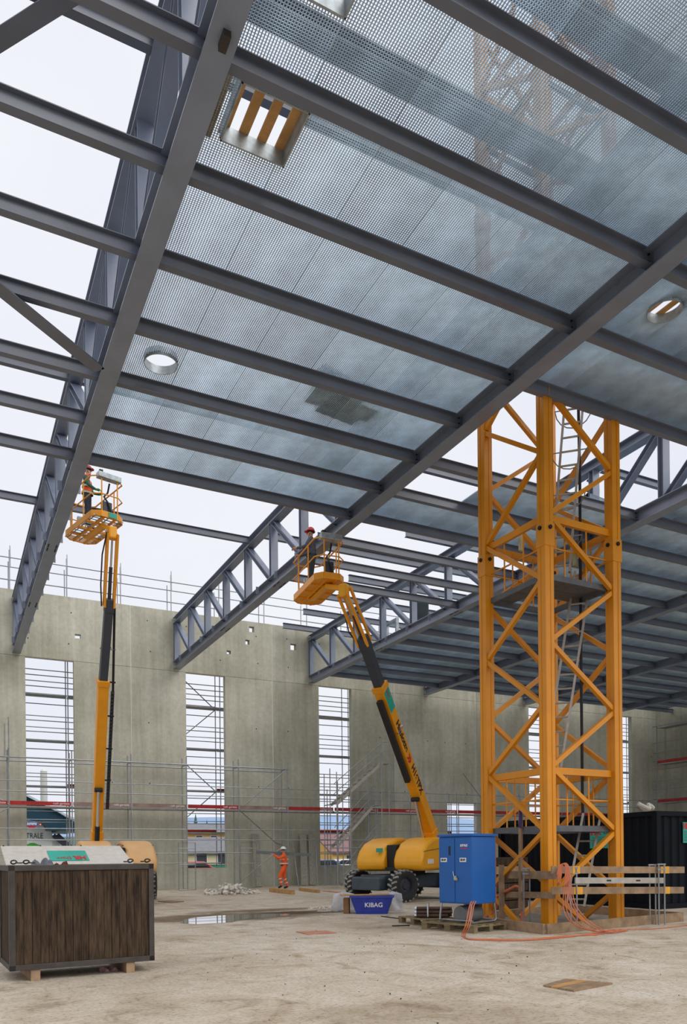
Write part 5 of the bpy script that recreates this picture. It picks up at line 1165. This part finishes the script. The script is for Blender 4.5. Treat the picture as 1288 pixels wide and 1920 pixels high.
# ------------------------------------------------------------------ beyond the wall
def gable_house(label, x0, x1, y0, y1, h, rh, wm, rm, win, axis='x', over=0.6, zb=-0.3):
    t = thing('house', label, 'house', ((x0+x1)/2, (y0+y1)/2, zb)); 
    MB().cbox((x0, y0, zb), (x1, y1, h)).build('walls', wm, t)
    if axis == 'x':    # ridge along x
        ym = (y0+y1)/2
        for s, ya in ((-1, y0-over), (1, y1+over)): MB().poly([(x0-over, ya, h-0.25), (x1+over, ya, h-0.25), (x1+over, ym, h+rh), (x0-over, ym, h+rh)], (0, 0, 0.22)).build('roof_slope', rm, t)
        MB().poly([(x0, y0, h), (x0, y1, h), (x0, ym, h+rh-.1)], (0.2, 0, 0)).build('gable', wm, t); MB().poly([(x1, y0, h), (x1, y1, h), (x1, ym, h+rh-.1)], (-0.2, 0, 0)).build('gable', wm, t)
    else:
        xm = (x0+x1)/2
        for xa in (x0-over, x1+over): MB().poly([(xa, y0-over, h-0.25), (xm, y0-over, h+rh), (xm, y1+over, h+rh), (xa, y1+over, h-0.25)], (0, 0, 0.22)).build('roof_slope', rm, t)
        MB().poly([(x0, y0, h), (x1, y0, h), (xm, y0, h+rh-.1)], (0, 0.2, 0)).build('gable', wm, t)
    for wx, wz, ww, wh in win:
        f_ = MB().cbox((wx, y0-0.06, wz), (wx+ww, y0-0.005, wz+wh)).build('window_frame', WHITE, t); MB().cbox((wx+.08, y0-0.075, wz+.08), (wx+ww-.08, y0-0.062, wz+wh-.08)).build('pane', LIFTG, f_)
    return t
YEL = mat('ochre_render', (232, 190, 110), 0.9, 0, .06); CREAM = mat('cream_render', (228, 214, 180), 0.9, 0, .06); RTILE = mat('red_roof_tiles', (196, 110, 84), 0.85, 0, .2, 3.0); GTILE = mat('grey_roof', (128, 128, 132), 0.85, 0, .15, 2.0); MAUVE = mat('mauve_roof', (140, 108, 108), 0.85, 0, .15, 2.0)
q = P(385, 1600, y=75); gable_house('cream house with grey roof seen through the second tall opening', q.x-5, q.x+6.5, 75, 86, 2.0, 1.3, CREAM, GTILE, [(q.x-1, .6, 1.2, 1.2), (q.x+1.2, .6, 1.2, 1.2)])
gable_house('ochre house with a balcony end behind the grey roof', q.x+2.0, q.x+11, 90, 99, 4.4, 1.0, YEL, GTILE, [(q.x+3.4, 2.9, 0.9, 1.1), (q.x+5.2, 2.9, 0.9, 1.1)])
q = P(640, 1600, y=85); gable_house('ochre house with mauve roof seen through the third tall opening', q.x-1.2, q.x+9, 85, 94, 1.9, 2.3, YEL, MAUVE, [(q.x+.6, .3, 1.0, 1.2), (q.x+2.8, .3, 1.0, 1.2)])
q2_ = P(606, 1600, y=100); gable_house('white house with red tiled roof left of the mauve roof', q2_.x-6, q2_.x+2, 100, 108, 3.0, 2.6, WHITE, RTILE, [(q2_.x-2, .6, 1.1, 1.3), (q2_.x+.2, .6, 1.1, 1.3)], 'y')
q2_ = P(645, 1600, y=120); gable_house('house with bright red hipped roof farther behind', q2_.x-5, q2_.x+6, 120, 130, 4.0, 1.9, CREAM, RTILE, [(q2_.x-2, 2.6, 1.1, 1.3)])
def car(label, c, col, ln=4.2):
    t = thing('car', label, 'car', tuple(c)); x, y, z = c
    pr = [(-.5, .25), (-.5, .75), (-.34, .85), (-.22, 1.35), (.18, 1.38), (.34, .92), (.5, .8), (.5, .25)]
    MB().poly([(x+a*ln, y, z+b) for a, b in pr], (0, 1.7, 0)).build('car_body', mat('car_paint_'+label.split()[0], col, 0.3, 0.1), t, bevel=0.08)
    MB().poly([(x+a*ln, y-.01, z+b) for a, b in ((-.3, .9), (-.2, 1.28), (.16, 1.3), (.28, .92))], (0, 0.02, 0)).build('side_window', BLACK, t)
    for a in (-.3, .3): MB().tube((x+a*ln, y-.02, z+.32), (x+a*ln, y+.2, z+.32), .32, 16).build('wheel', BLACK, t)
q = P(612, 1612, y=60); car('blue car parked outside the third tall opening', (q.x, 60, -.3), (70, 100, 150)); q = P(645, 1612, y=64); car('white car parked right of the blue car', (q.x+.6, 64, -.3), (220, 222, 226))
q = P(365, 1620, y=56); car('red car parked outside the second tall opening', (q.x, 56, -.3), (180, 40, 40)); 
q = P(398, 1620, y=56); o = MB().cbox((q.x, 58.5, -.3), (q.x+3.2, 58.7, 0.75)).build('hoarding', mat('green_hoarding', (44, 140, 110), 0.7, 0, .1), None); tagged(o, 'green hoarding right of the red car', 'fence')
# dairy building with its sign, chimney
DT = mat('dark_teal_roof', (14, 62, 82), 0.4, 0.1, .15)
Yb = 62.0
t = thing('dairy_building', 'white building with round logo sign and dark teal slanting roof through the first opening', 'building', tuple(P(70, 1600, y=Yb)))
def Q(px, py, y=Yb): return P(px, py, y=y)
MB().poly([Q(20, 1530), Q(80, 1530), Q(98, 1562), Q(98, 1654), Q(20, 1654)], (0, 6, 0)).build('white_wall', WHITE, t)
MB().poly([Q(98, 1566), Q(112, 1566), Q(112, 1654), Q(98, 1654)], (0, 6, 0)).build('grey_wall', mat('pale_grey_render', (204, 206, 206), .8), t)
MB().poly([Q(20, 1488), Q(52, 1498), Q(150, 1545), Q(150, 1560), Q(92, 1560), Q(20, 1520)], (0, 7, 0)).build('roof', DT, t) if False else None
MB().poly([Q(*p_, Yb-1.5) for p_ in ((20, 1480), (48, 1490), (150, 1546), (150, 1558), (90, 1557), (87, 1550), (80, 1542), (61, 1536), (48, 1530), (20, 1518))], (0, 8, 0)).build('roof', DT, t)
MB().bar(Q(20, 1476, Yb-1.7), Q(150, 1542, Yb-1.7), .3, .14).build('roof_edge', mat('pale_edge', (190, 205, 214), .5), t)
MB().bar(Q(100, 1566, Yb-.3), Q(128, 1590, Yb-.3), .3, .3).build('stair_stringer', LIFTG, t); MB().bar(Q(108, 1564, Yb-.3), Q(134, 1588, Yb-.3), .2, .2).build('stair_stringer', LIFTG, t)
lg = Q(59.5, 1545, Yb-1.8); LB = mat('logo_blue', (20, 80, 170), .5, 0, .03)
rx = (Q(71, 1545, Yb-1.8)-Q(48, 1545, Yb-1.8)).length/2; rz_ = rx*0.62
pl_ = MB().poly([lg+V((rx*math.cos(a), 0, rz_*math.sin(a))) for a in [2*math.pi*k/32 for k in range(32)]], (0, .05, 0)).build('logo', LB, t)
MB().poly([lg+V((rx*.85*math.cos(a), -.01, rz_*1.25*math.sin(a))) for a in [math.pi+.45+(math.pi-.9)*k/12 for k in range(13)]], (0, .03, 0)).build('logo_red', RED, pl_)
text('logo_letters', 'Emmi', rz_*1.3, WHITE, pl_, lg+V((0, -.03, .03)), (1, 0, 0), (0, 0, 1), width=rx*1.6, shear=.15, bold=.01)
fl_ = Q(75.5, 1546, Yb-1.8); MB().box(fl_, (rx*.42, .04, rx*.42)).build('flag', RED, pl_); MB().box(fl_-V((0, .03, 0)), (rx*.26, .03, rx*.09)).build('cross', WHITE, pl_); MB().box(fl_-V((0, .03, 0)), (rx*.09, .031, rx*.26)).build('cross', WHITE, pl_)
text('lettering', 'ZENTRALE', 0.58, LIFTG, t, Q(80.5, 1567.5, Yb-.05)-V((0.98, 0, 0)), (1, 0, 0), (0, 0, 1), width=1.96)
GRL = mat('leaf_green', (60, 160, 60), .7, 0, .1)
q = Q(61, 1588, Yb-.2); MB().poly([q+V((.5*math.cos(a)*(1+.15*math.sin(5*a)), 0, .3*abs(math.sin(a)))) for a in [math.pi*k/16 for k in range(17)]], (0, .1, 0)).build('green_emblem', GRL, t)
q = P(83, 1560, y=115); ch = thing('chimney', 'tall pale round chimney behind the dairy building', 'chimney', (q.x, q.y, -.3)); zt = P(83, 1446, y=115).z
MB().tube((q.x, q.y, -.3), (q.x, q.y, zt), .52, 24, .45).build('shaft', mat('pale_chimney', (196, 196, 192), .9), ch); MB().tube((q.x, q.y, zt), (q.x, q.y, zt+.25), .4, 24, .3).build('cap', WHITE, ch)
HILL = mat('hazy_blue_hill', (150, 174, 204), 1.0, 0, .08, .02, spec=0.0); HILL2 = mat('wooded_hill', (104, 124, 124), 1.0, 0, .2, .06, spec=0.0)  # aerial haze over the far hills is painted into the blue of HILL
def ridge(name, y, base, amp, m_, seed, x0=-120, x1=420, step=6, z0=-2):
    rnd = random.Random(seed); ph = [(rnd.uniform(.004, .03), rnd.uniform(0, 6), rnd.uniform(.3, 1)) for _ in range(6)]
    top = []; x = x0
    while x <= x1: top.append((x, base+amp*sum(k*math.sin(f_*x+p) for f_, p, k in ph)/3+rnd.uniform(-.25, .25)*amp*.2)); x += step
    mb = MB(); n = len(top); vs = [(x, y, z0) for x, z in top]+[(x, y+20, z*.75) for x, z in top]+[(x, y+50, z) for x, z in top]+[(x, y+90, z0) for x, z in top]
    mb.add(vs, [(r*n+i, r*n+i+1, (r+1)*n+i+1, (r+1)*n+i) for r in range(3) for i in range(n-1)]); o = mb.build(name, m_, None, smooth=True); o['kind'] = 'structure'; return o
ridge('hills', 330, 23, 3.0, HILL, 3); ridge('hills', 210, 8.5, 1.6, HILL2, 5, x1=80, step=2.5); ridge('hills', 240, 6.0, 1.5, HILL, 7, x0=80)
def conifer(x, y, h, label):
    t = thing('conifer', label, 'tree', (x, y, 2), 'conifers on the hill')
    mb = MB()
    for k in range(6): mb.lathe((x, y, 2+h*(.12+.14*k)), (0, 0, 1), [(h*.17*(1-k/7), 0), (h*.06*(1-k/7), h*.16), (0, h*.26)], 9)
    mb.build('foliage', mat('conifer_green', (66, 92, 92), .95, 0, .3, 3.0), t); MB().tube((x, y, 0), (x, y, 2+h*.2), h*.02, 6).build('trunk', WOODN, t)
for n_, (px, h, yy) in enumerate(((353, 8, 200), (367, 11, 214), (388, 9, 206), (399, 7, 194))): q = P(px, 1560, y=yy); conifer(q.x, q.y, h, ['short conifer at the left side of the second tall opening', 'tallest conifer on the hill seen through the second tall opening', 'middle sized conifer right of the tallest one on the hill', 'small conifer at the right side of the second tall opening'][n_])
